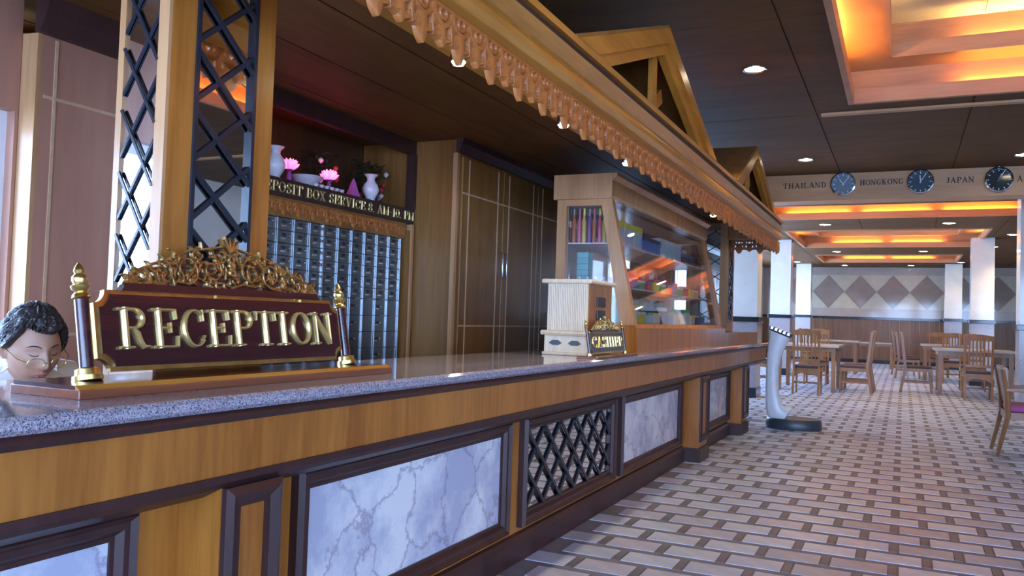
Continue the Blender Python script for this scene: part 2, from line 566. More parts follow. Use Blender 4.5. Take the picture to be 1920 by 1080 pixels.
def glyph(c):
    S, T = 0.17, 0.075

    def stem(x, w=S):
        return ([(x, 0.0), (x, 1.0)], w)

    def serif(x, y, half=0.16):
        return ([(x - half, y), (x + half, y)], T)

    def fs(x, half=0.16):
        return [serif(x, 0.037, half), serif(x, 0.963, half)]
    el = lambda cx, cy, rx, ry, a0, a1, th=S: (lambda p: (p, wmod(p, T, th, cx, rx)))(arc(cx, cy, rx, ry, a0, a1, 26))
    if c == 'I':
        return 0.42, [stem(.2)] + fs(.2)
    if c == 'T':
        return 0.74, [stem(.36), serif(.36, .037), ([(.02, .963), (.70, .963)], T), ([(.05, .97), (.03, .72)], T), ([(.67, .97), (.69, .72)], T)]
    if c in 'EFL':
        st = [stem(.17), serif(.17, .963) if c == 'L' else ([(.02, .963), (.60, .963)], T)]
        if c != 'L':
            st += [([(.58, .97), (.60, .72)], T), ([(.17, .51), (.44, .51)], T), ([(.44, .38), (.44, .64)], T)]
        st += [([(.02, .037), (.62, .037)], T), ([(.60, .03), (.63, .30)], T)]
        return 0.68, st
    if c in 'RP':
        p = [(.17, .963), (.36, .963)] + arc(.36, .735, .22, .228, 90, -90, 14)[1:] + [(.17, .507)]
        st = [stem(.17), serif(.17, .037), serif(.10, .963, .09), (p, wmod(p, T, S, .30, .28))]
        if c == 'R':
            st.append(([(.34, .50), (.44, .38), (.50, .16), (.57, .05), (.70, .06)], [.08, .15, .16, .13, .06]))
        return (0.76 if c == 'R' else 0.66), st
    if c == 'C':
        p = arc(.37, .5, .29, .465, 52, 318, 28)
        return 0.70, [(p, wmod(p, T, S, .45, .36)), ([(.58, .98), (.60, .68)], .085), ([(.555, .19), (.62, .30)], .06)]
    if c == 'G':
        p = arc(.37, .5, .29, .465, 52, 318, 28)
        return 0.76, [(p, wmod(p, T, S, .45, .36)), ([(.58, .98), (.60, .68)], .085), ([(.58, .05), (.58, .42)], .13), ([(.44, .42), (.70, .42)], T)]
    if c in 'O0':
        rx = .31 if c == 'O' else .24
        p = arc(rx + .06, .5, rx, .465, 0, 360, 40)
        return 2 * rx + .14, [(p, wmod(p, T, S, rx + .06, rx))]
    if c == 'Q':
        return glyph('O')
    if c == 'N':
        return 0.82, [([(.13, 0), (.13, 1)], .085), ([(.66, 0), (.66, 1)], .085), ([(.10, .98), (.66, .03)], .16), serif(.13, .037, .12), serif(.10, .963, .10), serif(.66, .963, .12)]
    if c == 'D':
        p = [(.17, .963), (.32, .963)] + arc(.32, .5, .30, .463, 90, -90, 20)[1:] + [(.17, .037)]
        return 0.74, [stem(.17), serif(.12, .037, .1), serif(.12, .963, .1), (p, wmod(p, T, S, .28, .34))]
    if c == 'B':
        p = [(.17, .963), (.34, .963)] + arc(.34, .745, .19, .218, 90, -90, 12)[1:] + [(.17, .527)]
        q = [(.17, .527), (.36, .527)] + arc(.36, .282, .23, .245, 90, -90, 12)[1:] + [(.17, .037)]
        return 0.70, [stem(.17), serif(.12, .037, .1), serif(.12, .963, .1), (p, wmod(p, T, S, .28, .28)), (q, wmod(q, T, S, .28, .34))]
    if c == 'S':
        p = arc(.30, .735, .20, .225, 40, 250, 14) + arc(.30, .27, .21, .235, 80, -140, 14)
        return 0.60, [(p, [.08 + .07 * math.sin(PI * i / (len(p) - 1)) for i in range(len(p))]), ([(.47, .97), (.48, .72)], T), ([(.11, .03), (.10, .30)], T)]
    if c == 'A':
        return 0.80, [([(.12, .03), (.38, .98)], .08), ([(.38, .99), (.64, .03)], .165), ([(.2, .34), (.56, .34)], T), serif(.12, .037, .11), serif(.64, .037, .14)]
    if c == 'V':
        return 0.78, [([(.13, .97), (.39, .02)], .165), ([(.39, .02), (.63, .97)], .08), serif(.13, .963, .14), serif(.63, .963, .11)]
    if c == 'M':
        return 0.98, [([(.14, 0), (.14, 1)], .085), ([(.80, 0), (.80, 1)], S), ([(.12, .98), (.45, .1)], .15), ([(.45, .1), (.80, .98)], .07), serif(.14, .037, .12), serif(.80, .037, .15), serif(.10, .963, .08), serif(.84, .963, .1)]
    if c == 'H':
        return 0.84, [stem(.17), stem(.63), ([(.17, .51), (.63, .51)], T)] + fs(.17, .15) + fs(.63, .15)
    if c == 'K':
        return 0.82, [stem(.17), ([(.2, .42), (.58, .96)], .08), ([(.32, .58), (.64, .03)], .16), serif(.60, .963, .13), serif(.64, .037, .13)] + fs(.17, .15)
    if c == 'X':
        return 0.76, [([(.12, .97), (.60, .03)], .165), ([(.58, .97), (.13, .03)], .075), serif(.12, .963, .12), serif(.58, .963, .11), serif(.13, .037, .11), serif(.61, .037, .12)]
    if c == 'J':
        return 0.52, [([(.32, 1.0), (.32, .25), (.27, .09), (.15, .04), (.06, .14)], [S, S, .14, .1, .1]), serif(.32, .963, .15)]
    if c == 'U':
        return 0.80, [([(.17, 1), (.17, .3), (.25, .09), (.40, .035), (.55, .09), (.63, .3), (.63, 1)], [S, S, .12, T, .08, .08, .08]), serif(.17, .963, .15), serif(.63, .963, .12)]
    if c == '8':
        p = arc(.28, .74, .18, .22, 0, 360, 22)
        q = arc(.28, .27, .22, .235, 0, 360, 22)
        return 0.58, [(p, wmod(p, T, .12, .28, .18)), (q, wmod(q, T, .14, .28, .22))]
    if c == '1':
        return 0.44, [stem(.22, .15), serif(.22, .037, .15), ([(.07, .80), (.22, .97)], T)]
    if c == '.':
        return 0.26, [([(.06, .07), (.20, .07)], .14)]
    if c == '-':
        return 0.44, [([(.06, .45), (.36, .45)], .09)]
    return 0.34, []


def text_width(s, sx=1.0, gap=0.06):
    return sum(glyph(c)[0] * sx + gap for c in s) - gap


def lettering(mb, s, u0, u1, v0, height, depth, fn):
    """Writes s between u0 and u1 (u1 < u0 writes leftward), base line v0."""
    raw = text_width(s)
    k = (u1 - u0) / raw
    x = u0
    for c in s:
        adv, strokes = glyph(c)
        for path, w in strokes:
            wk = min(abs(k), height)
            ws = [q * wk for q in w] if isinstance(w, list) else w * wk
            mb.stroke([(x + p[0] * k, v0 + p[1] * height) for p in path], ws, depth, fn)
        x += (adv + 0.06) * k
    return mb

# ================================================================== THE SETTING
ZCEIL = 3.3
YB = 31.0                      # tiled wall at the far end
X_R = 6.5                      # right-hand wall
Y_F = -4.5                     # glazed entrance front, behind the camera

# ---- floor: grout bed, pale bricks with dark accents between their ends
floor = struct('floor', MB().box(-5.2, X_R, Y_F, YB, -0.06, -0.004), GROUT, 'pale brick-patterned tile floor with dark accent tiles')
PXT, PYT, BLX, BLY, JX = 0.315, 0.235, 0.262, 0.172, 0.045
cells = []
j = 0
y = 1.2
while y < YB - 0.1:
    off = (j % 2) * PXT / 2
    x = -1.70 if y < 10.8 else -4.55
    x = math.floor((x - off) / PXT) * PXT + off
    lim = -1.68 if y < 10.8 else -4.5
    while x < 5.2:
        if x > lim - 0.12:
            d2_ = x * x + y * y
            ang = math.atan2(-x, y)
            seen = -0.20 < ang < 0.85 and y > 2.9
            cells.append((d2_ if seen else 1e6 + d2_, max(x, lim), x + BLX, y))
        x += PXT
    y += PYT
    j += 1
cells.sort()


def tile_mesh(name, lx, ly, mat):
    return MB().box(0, lx, 0, ly, -0.003, 0.0).mesh(name, mat)


def brick_col(x, y):
    h = math.sin(x * 12.9898 + y * 78.233) * 43758.5453
    h -= math.floor(h)
    return 0 if h < 0.45 else 1 if h < 0.7 else 2 if h < 0.86 else 3


brick_meshes = [tile_mesh('brick', BLX, BLY, m) for m in BRICK]
acc_mesh = tile_mesh('accent_tile', JX - 0.008, BLY, ACCENT)
rest = [MB() for _ in BRICK]
rest_acc = MB()
nb = na = 0
for _, x0, x1, y0 in cells:
    c = brick_col(x0, y0)
    if nb < 300 and x1 - x0 > BLX - 0.01:
        o = bpy.data.objects.new('brick', brick_meshes[c])
        o.location = (x0, y0, 0)
        link(o, floor)
        nb += 1
    elif x1 > x0 + 0.02:
        rest[c].box(x0, x1, y0, y0 + BLY, -0.003, 0.0)
    if na < 300:
        o = bpy.data.objects.new('accent_tile', acc_mesh)
        o.location = (x1 + 0.006, y0, -0.0005)
        link(o, floor)
        na += 1
    else:
        rest_acc.box(x1 + 0.006, x1 + JX - 0.002, y0, y0 + BLY, -0.0035, -0.0005)
for m, mb in zip(BRICK, rest):
    tag(mb.build('brick_field', m, floor), None, None, None, 'stuff')
tag(rest_acc.build('accent_tile_field', ACCENT, floor), None, None, None, 'stuff')

MB().box(-2.0, 4.5, 14.78, 14.90, 0.0002, 0.002).build('threshold_strip', ACCENT, floor)

# ---- ceiling with recessed trays
TRAYS = [(-0.49, 2.5, 3.4, 8.2), (-2.5, 2.2, 14.95, 16.9), (-2.4, 1.6, 19.0, 23.0), (-2.35, 1.45, 25.5, 28.3)]


def cut(lo, hi, holes):
    out = [(lo, hi)]
    for a, b in holes:
        nxt = []
        for p, q in out:
            if b <= p or a >= q:
                nxt.append((p, q))
                continue
            if a > p:
                nxt.append((p, a))
            if b < q:
                nxt.append((b, q))
        out = nxt
    return out


back = MB()
ys = sorted({Y_F, YB} | {t[2] for t in TRAYS} | {t[3] for t in TRAYS})
for a, b in zip(ys[:-1], ys[1:]):
    mid = (a + b) / 2
    for p, q in cut(-5.2, X_R, [(t[0], t[1]) for t in TRAYS if t[2] < mid < t[3]]):
        back.box(p, q, a, b, ZCEIL + 0.016, ZCEIL + 0.06)
ceiling = struct('ceiling', back, CEILW, 'dark brown wood panelled ceiling with recessed trays')
xs_l = [-5.2, -3.6, -2.5, -0.8, 0.55, 1.75, 2.95, 4.15, 5.35, X_R]
ys_l = [Y_F, -2.0, 0.5, 3.0, 5.8, 8.6, 12.0, 14.4, 18.0, 21.0, 24.2, 28.9, YB]
for xa, xb in zip(xs_l[:-1], xs_l[1:]):
    for ya, yb in zip(ys_l[:-1], ys_l[1:]):
        yy = sorted({ya, yb} | {v for t in TRAYS for v in t[2:] if ya < v < yb})
        mb = MB()
        for a, b in zip(yy[:-1], yy[1:]):
            mid = (a + b) / 2
            for p, q in cut(xa, xb, [(t[0], t[1]) for t in TRAYS if t[2] < mid < t[3]]):
                g = 0.006
                mb.box(p + (g if p == xa else 0), q - (g if q == xb else 0), a + (g if a == ya else 0), b - (g if b == yb else 0), ZCEIL, ZCEIL + 0.015)
        if mb.v:
            mb.build('ceiling_panel', CEILW, ceiling)
struct('trim_1', MB().box(-0.76, X_R, 8.56, 8.64, ZCEIL - 0.022, ZCEIL), BEAMW, 'slim pale moulding across the ceiling')

n_tr = 2
for ti, (x0, x1, y0, y1) in enumerate(TRAYS):
    rise, ins = (0.30, 0.34) if ti == 0 else (0.26, 0.40)
    z1, z2 = ZCEIL + rise, ZCEIL + rise + 0.30
    ix0, ix1, iy0, iy1 = x0 + ins, x1 - ins, y0 + ins, y1 - ins
    up = lambda u, v, h: (u, v, h)
    mb = MB()
    # outer lip, outer side, step, inner lip, inner side, top panel
    mb.ring((x0 - .0, x1 + .0, y0 - .0, y1 + .0), [(0.0, ZCEIL - 0.03), (0.05, ZCEIL - 0.03), (0.05, ZCEIL + 0.10), (0.035, ZCEIL + 0.10), (0.035, ZCEIL), (0.0, ZCEIL)], up)
    mb.ring((x0 - 0.10, x1 + 0.10, y0 - 0.10, y1 + 0.10), [(0.0, ZCEIL + 0.02), (0.0, z1 + 0.03), (ins + 0.10, z1 + 0.03), (ins + 0.10, z1), (0.03, z1), (0.03, ZCEIL + 0.02)], up)
    mb.ring((ix0 - .02, ix1 + .02, iy0 - .02, iy1 + .02), [(0.0, z1 - 0.03), (0.05, z1 - 0.03), (0.05, z1 + 0.10), (0.03, z1 + 0.10), (0.03, z1 + 0.0), (0.0, z1)], up)
    mb.ring((ix0 - 0.10, ix1 + 0.10, iy0 - 0.10, iy1 + 0.10), [(0.0, z1 + 0.02), (0.0, z2), (0.03, z2), (0.03, z1 + 0.02)], up)
    tr = struct('trim_%d' % n_tr, mb, TRAYW, ('large stepped ceiling tray glowing at the upper right, nearest the camera', 'ceiling tray seen as one long orange strip just beyond the clock beam', 'third ceiling tray with orange cove light, over the dining tables', 'farthest ceiling tray, before the diamond tiled wall')[ti])
    n_tr += 1
    # luminous top, in panels
    nx, ny = max(2, round((ix1 - ix0) / 0.9)), max(1, round((iy1 - iy0) / 0.9))
    for a in range(nx):
        for b in range(ny):
            MB().box(ix0 - .1 + (ix1 - ix0 + .2) * a / nx + .004, ix0 - .1 + (ix1 - ix0 + .2) * (a + 1) / nx - .004,
                     iy0 - .1 + (iy1 - iy0 + .2) * b / ny + .004, iy0 - .1 + (iy1 - iy0 + .2) * (b + 1) / ny - .004, z2, z2 + 0.02).build('tray_panel', TRAYTOP, tr)
    MB().box(ix0 - .12, ix1 + .12, iy0 - .12, iy1 + .12, z2 + 0.021, z2 + 0.04).build('tray_lid', DARK, tr)

    def tubes(xa, xb, ya, yb, z, mat, ln=1.15, gap=0.22):
        for ax in (0, 1):
            lo, hi = (xa, xb) if ax == 0 else (ya, yb)
            n = max(1, int((hi - lo - 0.3) / (ln + gap)))
            st = (hi - lo - n * ln - (n - 1) * gap) / 2
            for i in range(n):
                s = lo + st + i * (ln + gap)
                for e in ((ya, yb) if ax == 0 else (xa, xb)):
                    t = MB()
                    if ax == 0:
                        t.box(s, s + ln, e - .012, e + .012, z, z + .024)
                    else:
                        t.box(e - .012, e + .012, s, s + ln, z, z + .024)
                    t.build('cove_tube', mat, tr)
    tubes(x0 - 0.02, x1 + 0.02, y0 - 0.02, y1 + 0.02, ZCEIL + 0.066, TUBE)
    tubes(ix0 - 0.05, ix1 + 0.05, iy0 - 0.05, iy1 + 0.05, z1 + 0.035, TUBEW if ti == 0 else TUBE)

# ---- dropped beam with the clocks and city names
YCB = 12.02
beam = struct('trim_%d' % n_tr, MB().box(-4.6, X_R, YCB, YCB + 0.34, 2.95, ZCEIL).box(-4.6, X_R, YCB - 0.025, YCB + 0.36, 2.93, 2.965), BEAMW, 'pale wooden ceiling beam carrying three clocks and city names')
for word, ua, ub, v in (('THAILAND', -1.55, -0.98, 3.115), ('HONGKONG', -0.555, -0.02, 3.125), ('JAPAN', 0.48, 0.80, 3.115), ('AUSTRALIA', 1.265, 1.86, 3.105)):
    lettering(MB(), word, ua, ub, v, 0.075, 0.012, ny_plane(YCB)).build('lettering', BLACK, beam)

# ---- walls
def windowed(name, axis, plane, lo, hi, wins, z0, z1, thick, mat, label, outward):
    """Wall along x (axis 0, at y = plane) or along y (axis 1, at x = plane) with rectangular openings."""
    mb = MB()

    def bx(a, b, za, zb):
        p, q = sorted((plane, plane + outward * thick))
        if axis == 0:
            mb.box(a, b, p, q, za, zb)
        else:
            mb.box(p, q, a, b, za, zb)
    for p, q in cut(lo, hi, [(w[0], w[1]) for w in wins]):
        bx(p, q, z0, z1)
    for a, b, za, zb in wins:
        if za > z0:
            bx(a, b, z0, za)
        if zb < z1:
            bx(a, b, zb, z1)
    return struct(name, mb, mat, label)


WINN = [0]


def window(axis, plane, a, b, za, zb, outward, nm=2, label='tall window with white frame, blown out by daylight'):
    WINN[0] += 1
    fr = MB()
    fn = (lambda u, v, h: (u, plane + outward * (0.05 + h), v)) if axis == 0 else (lambda u, v, h: (plane + outward * (0.05 + h), u, v))
    fr.ring((a, b, za, zb), [(0, 0), (0, 0.06), (0.06, 0.06), (0.06, 0)], fn)
    w = struct('window_%d' % WINN[0], fr, WHITE, label)
    for i in range(1, nm):
        u = a + (b - a) * i / nm
        MB().prism([(u - .025, za + .05), (u + .025, za + .05), (u + .025, zb - .05), (u - .025, zb - .05)], fn, 0.005, 0.055).build('mullion', WHITE, w)
    for i in range(nm):
        u0_, u1_ = a + (b - a) * i / nm + 0.03, a + (b - a) * (i + 1) / nm - 0.03
        MB().prism([(u0_, za + .05), (u1_, za + .05), (u1_, zb - .05), (u0_, zb - .05)], fn, 0.025, 0.031).build('pane', WINGLASS, w)
    c = ((a + b) / 2, plane + outward * 0.2, (za + zb) / 2) if axis == 0 else (plane + outward * 0.2, (a + b) / 2, (za + zb) / 2)
    d = (0, -outward, 0) if axis == 0 else (-outward, 0, 0)
    portal('sky_portal', c, d, b - a, zb - za)


fw_w = [(-3.1, -1.5, 0.15, 3.1), (-1.2, 0.6, 0.05, 3.1), (1.0, 2.8, 0.05, 3.1), (3.2, 5.8, 0.4, 3.1)]
windowed('wall_front', 0, Y_F, -5.2, X_R, fw_w, 0, ZCEIL + .06, 0.2, WALLP, 'entrance front behind the camera', -1)
for i, w in enumerate(fw_w):
    window(0, Y_F, *w, -1, 2, 'entrance window behind the camera, %s from the reception side' % ('first', 'second', 'third', 'fourth')[i])
windowed('wall_left', 1, -3.36, Y_F, 2.20, [(0.4, 2.185, 0.75, 1.99)], 0, ZCEIL + .06, 0.2, PANELW, 'wood faced wall with a bright window left of the reception', -1)
window(1, -3.36, 0.4, 2.185, 0.75, 1.99, -1, 2, 'bright window at the left edge behind the reception desk')
struct('wall_office', MB().box(-3.95, -3.755, 2.22, 10.95, 0, ZCEIL + .06), CAB, 'wall behind the reception cabinets')
struct('wall_return', MB().box(-4.8, -3.75, 10.95, 11.1, 0, ZCEIL + .06), WALLP, 'short return wall past the reception')
lw = [(12.3, 15.2, 0.9, 2.7), (15.7, 20.0, 0.9, 2.7), (20.6, 24.6, 0.9, 2.7), (25.2, 29.6, 0.9, 2.7)]
windowed('wall_side', 1, -4.6, 11.1, YB, lw, 0, ZCEIL + .06, 0.2, WALLP, 'side wall of the dining room with large windows', -1)
for i, w in enumerate(lw):
    window(1, -4.6, *w, -1, 3, 'bright dining room side window, %s beyond the counter' % ('first', 'second', 'third', 'fourth')[i])
rw = [(-2.5, 1.0, 0.5, 2.6)]
windowed('wall_right', 1, X_R, Y_F, YB, rw, 0, ZCEIL + .06, 0.2, WALLP, 'plain right-hand wall outside the picture', 1)
for w in rw:
    window(1, X_R, *w, 1, 3, 'window in the right-hand wall beside the camera')

# ---- far wall: wainscot, black rail, taupe band, diamond tiles
bw = struct('wall_back', MB().box(-5.2, X_R, YB, YB + 0.2, 0, ZCEIL + .06), TILEB, 'far dining room wall of glossy diamond tiles over wood wainscot')
x = -4.6
while x < X_R - 0.1:
    MB().box(x + .004, x + .296, YB - 0.03, YB, 0.12, 1.50).build('wainscot_board', WAINS, bw)
    x += 0.30
MB().box(-4.6, X_R, YB - 0.045, YB, 0, 0.12).build('skirting', BLACKB, bw)
MB().box(-4.6, X_R, YB - 0.07, YB, 1.50, 1.58).build('black_rail', BLACKB, bw)
MB().box(-4.6, X_R, YB - 0.02, YB, 1.585, 1.86).build('taupe_band', TILEB, bw)
DZ0, DZ1 = 1.87, 3.03
dw, dzc = 0.515, (DZ0 + DZ1) / 2
dh = (DZ1 - DZ0) / 2
cx = -2.38 - 2 * dw
fnb = ny_plane(YB)
while cx < 5.5:
    g = 0.008
    MB().prism([(cx - dw + g, dzc), (cx, dzc - dh + g), (cx + dw - g, dzc), (cx, dzc + dh - g)], fnb, 0.0, 0.022).build('diamond_tile', TILED, bw)
    for s in (1, -1):
        MB().prism([(cx + g, dzc + s * dh), (cx + 2 * dw - g, dzc + s * dh), (cx + dw, dzc + s * g * 1.5)], fnb, 0.0, 0.018).build('triangle_tile', TILEG, bw)
    cx += 2 * dw
MB().box(-4.6, X_R, YB - 0.02, YB, 3.04, ZCEIL).build('top_band', TILEB, bw)

# ---- columns
def column(x0, x1, y0, label, zb_=1.24):
    w = x1 - x0
    cx_, cy_ = (x0 + x1) / 2, y0 + w / 2
    t = thing('marble_column', (cx_, cy_, 0), label, 'column', 'white marble columns of the dining room')

    def bx(o, za, zb):
        return MB().box(x0 - o, x1 + o, y0 - o, y0 + w + o, za, zb)
    bx(0.012, 0, 0.16).build('base', BLACKB, t)
    bx(0, 0.16, zb_).build('granite_shaft', GRANITE_GREY, t)
    bx(0.035, zb_, zb_ + 0.085).build('black_band', BLACKB, t, bevel=0.008)
    bx(-0.005, zb_ + 0.085, ZCEIL - 0.002).build('marble_shaft', COLMARB, t)
    return t


column(-2.63, -2.17, 14.0, 'white column nearest the end of the reception counter')
column(-2.96, -2.48, 21.0, 'second white column on the left, beyond the counter', 1.38)
column(-3.28, -2.80, 29.2, 'white column at the left end of the diamond tiles', 1.50)
column(1.17, 1.66, 29.2, 'white column at the right end of the diamond tiles', 1.50)
column(1.36, 1.82, 21.0, 'white column behind the right-hand dining table', 1.38)
column(1.53, 2.00, 14.0, 'nearest white column, cut by the right picture edge')

# ================================================================== RECEPTION COUNTER
XP, XF = -1.72, -1.57            # panel plane, fascia / pilaster plane
Y0C, Y1C = 0.2, 10.9
counter = thing('reception_counter', ((XP + XF) / 2, 5.0, 0), 'long teak reception counter with marble and lattice panels', 'counter')
MB().box(XP - 0.30, XP, Y0C, 9.55, 0.0, 0.905).build('body', TEAK, counter)
MB().prism([(0, 0), (0.035, 0), (0.035, 0.10), (0.018, 0.125), (0, 0.13)], lambda a, b, d: (XP + a, d, b), Y0C, 9.55).build('plinth', DARK, counter)
MB().box(XP - 0.30, XF, Y0C, Y1C, 0.765, 0.915).build('fascia', TEAK, counter)
MB().prism([(-0.3, 0.905), (0.012, 0.905), (0.022, 0.92), (0.012, 0.938), (-0.3, 0.938)], lambda a, b, d: (XF + a, d, b), Y0C, Y1C + 0.01).build('upper_moulding', DARK, counter)
MB().prism([(-0.15, 0.705), (-0.06, 0.705), (0.0, 0.735), (0.012, 0.75), (0.008, 0.768), (-0.15, 0.768)], lambda a, b, d: (XF + a, d, b), Y0C, Y1C + 0.005).build('lower_moulding', DARK, counter)
FRAME = [(0, 0), (0, 0.03), (0.014, 0.046), (0.028, 0.034), (0.044, 0.034), (0.058, 0.018), (0.07, 0.018), (0.07, 0)]


def marble_panel(y0, y1, z0=0.155, z1=0.70):
    fr = MB().ring((y0, y1, z0, z1), FRAME, px_plane(XP)).build('panel_frame', DARK, counter)
    MB().box(XP, XP + 0.010, y0 + 0.06, y1 - 0.06, z0 + 0.06, z1 - 0.06).build('marble_slab', MARBLE, fr)


marble_panel(0.45, 1.465)
marble_panel(2.06, 3.60)
marble_panel(5.34, 7.00)
marble_panel(8.02, 9.13)
fr = MB().ring((3.76, 5.21, 0.155, 0.70), FRAME, px_plane(XP)).build('panel_frame', DARK, counter)
MB().box(XP, XP + 0.006, 3.82, 5.15, 0.215, 0.64).build('mirror', MIRROR, fr)
lattice(fr, (3.83, 5.14, 0.225, 0.63), px_plane(XP), 0.112, 0.100, 0.019, 0.009, IRON, 0.008)


def pilaster(y0, y1):
    p = MB().box(XP, XF, y0, y1, 0.0, 0.76).build('pilaster', TEAK, counter)
    MB().box(XP - 0.0, XF + 0.02, y0 - 0.02, y1 + 0.02, 0.0, 0.12).build('pilaster_base', DARK, p)
    MB().ring((y0 + 0.004, y1 - 0.004, 0.17, 0.735), [(0, 0), (0, 0.016), (0.02, 0.026), (0.045, 0.014), (0.055, 0.014), (0.055, 0)], px_plane(XF)).build('pilaster_frame', DARK, p)


pilaster(1.61, 1.83)
pilaster(7.14, 7.46)
pilaster(9.20, 9.55)

worktop = single('granite_worktop', MB().prism([(-2.26, 0.938), (-1.54, 0.938), (-1.53, 0.948), (-1.53, 0.966), (-1.54, 0.976), (-2.26, 0.976)], lambda a, b, d: (a, d, b), Y0C - 0.02, Y1C + 0.04),
                 GRANITE, 'polished grey speckled granite worktop of the reception counter', 'worktop')
ZT = 0.976
# staff-side back panel closing the counter box
MB().box(-2.24, -2.20, Y0C, Y1C - 0.3, 0.0, 0.936).build('back_panel', CAB, counter)

# ================================================================== MIRROR PILLARS on the counter
ZS = 2.46                        # soffit under the canopy


def pillar(name, x0, x1, y0, y1, z0, z1, label, faces='xy'):
    """x1 = front (+x) face, y0 = near (-y) face."""
    t = thing(name, ((x0 + x1) / 2, (y0 + y1) / 2, z0), label, 'pillar', 'mirrored lattice pillars')
    MB().box(x0 + 0.012, x1 - 0.012, y0 + 0.012, y1 - 0.012, z0, z1).build('core', CAB, t)
    L = y1 - y0
    sw = 0.105 if L > 0.3 else 0.06
    fx = px_plane(x1 - 0.012)
    MB().prism([(y0 + .0125, z0), (y0 + sw, z0), (y0 + sw, z1), (y0 + .0125, z1)], fx, 0.0, 0.012).build('stile', TEAK, t)
    MB().prism([(y1 - sw * .85, z0), (y1, z0), (y1, z1), (y1 - sw * .85, z1)], fx, 0.0, 0.012).build('stile', TEAK, t)
    MB().prism([(y0 + sw, z0), (y1 - sw * .85, z0), (y1 - sw * .85, z0 + 0.12), (y0 + sw, z0 + 0.12)], fx, 0.0, 0.011).build('rail', TEAK, t)
    MB().prism([(y0 + sw, z0 + .12), (y1 - sw * .85, z0 + .12), (y1 - sw * .85, z1 - 0.1), (y0 + sw, z1 - 0.1)], fx, 0.0, 0.003).build('mirror', MIRROR, t)
    rc = (y0 + sw, y1 - sw * .85, z0 + .12, z1 - 0.1)
    MB().ring(rc, [(0, 0.003), (0, 0.02), (0.014, 0.02), (0.014, 0.003)], fx).build('lattice_frame', IRON, t)
    lattice(t, (rc[0] + .01, rc[1] - .01, rc[2], rc[3]), fx, (rc[1] - rc[0]) * 0.43, 0.0925, 0.015, 0.009, IRON, 0.005)
    W = x1 - x0
    s2 = min(0.09, W * 0.2)
    fy = ny_plane(y0 + 0.012)
    MB().prism([(x0, z0), (x0 + s2 * .6, z0), (x0 + s2 * .6, z1), (x0, z1)], fy, 0.0, 0.012).build('stile', TEAK_PALE, t)
    MB().prism([(x1 - s2, z0), (x1, z0), (x1, z1), (x1 - s2, z1)], fy, 0.0, 0.012).build('stile', TEAK_PALE, t)
    MB().prism([(x0 + s2 * .6, z0), (x1 - s2, z0), (x1 - s2, z0 + .1), (x0 + s2 * .6, z0 + .1)], fy, 0.0, 0.011).build('rail', TEAK_PALE, t)
    MB().prism([(x0 + s2 * .6, z0 + .1), (x1 - s2, z0 + .1), (x1 - s2, z1 - .1), (x0 + s2 * .6, z1 - .1)], fy, 0.0, 0.003).build('mirror', MIRROR, t)
    rc = (x0 + s2 * .6, x1 - s2, z0 + .1, z1 - .1)
    lattice(t, rc, fy, max(0.055, (rc[1] - rc[0]) * 0.4), 0.095, 0.009, 0.006, IRON, 0.005)
    return t


pillar('mirror_pillar', -2.19, -1.98, 1.738, 2.192, ZT, ZS, 'mirrored lattice pillar standing behind the reception sign')
pillar('mirror_pillar', -2.50, -1.99, 10.42, 10.88, ZT + 0.13, ZS, 'mirrored lattice pillar at the far end of the glass display case')
pillar('mirror_pillar', -3.25, -2.76, 10.42, 10.88, 0.0, ZS, 'mirrored lattice pillar partly hidden behind the display case crown')

# ================================================================== CANOPY over the counter
XC, Y0N, Y1N = -1.40, -0.6, 10.75
canopy = thing('reception_canopy', (XC, 5.0, 2.07), 'teak canopy over the reception with a carved hanging valance', 'canopy')
prof_fn = lambda a, b, d: (XC + a, d, b)
MB().prism([(-0.30, 2.255), (-0.045, 2.255), (0.0, 2.27), (0.012, 2.30), (0.012, 2.33), (-0.005, 2.355), (-0.30, 2.355)], prof_fn, Y0N, Y1N).build('lower_beam', TEAK_Y, canopy, bevel=0.004)
MB().prism([(-0.30, 2.355), (-0.02, 2.355), (-0.008, 2.37), (0.006, 2.40), (0.02, 2.43), (-0.30, 2.43)], prof_fn, Y0N, Y1N + 0.01).build('upper_beam', TEAK_Y, canopy)
MB().prism([(-0.30, 2.43), (0.0, 2.43), (0.005, 2.462), (-0.30, 2.462)], prof_fn, Y0N, Y1N).build('dark_groove', DARK, canopy)  # dark strip set back below the cap moulding
MB().prism([(-0.30, 2.462), (0.03, 2.462), (0.036, 2.49), (-0.30, 2.49)], prof_fn, Y0N, Y1N + 0.02).build('cap_moulding', TEAK_Y, canopy)
MB().box(-3.75, XC - 0.28, Y1N - 0.28, Y1N, 2.255, 2.49).build('end_beam', TEAK, canopy)
xx = XC - 0.29
k = 0
while xx > -3.75:
    MB().box(max(xx - 0.47, -3.75), xx - 0.006, Y0N, Y1N - 0.29, ZS, ZS + 0.018).build('soffit_board', SOFFIT, canopy)
    xx -= 0.476
MB().box(-3.75, XC - 0.29, Y0N, Y1N - 0.29, ZS + 0.02, ZS + 0.05).build('roof_deck', DARK, canopy)


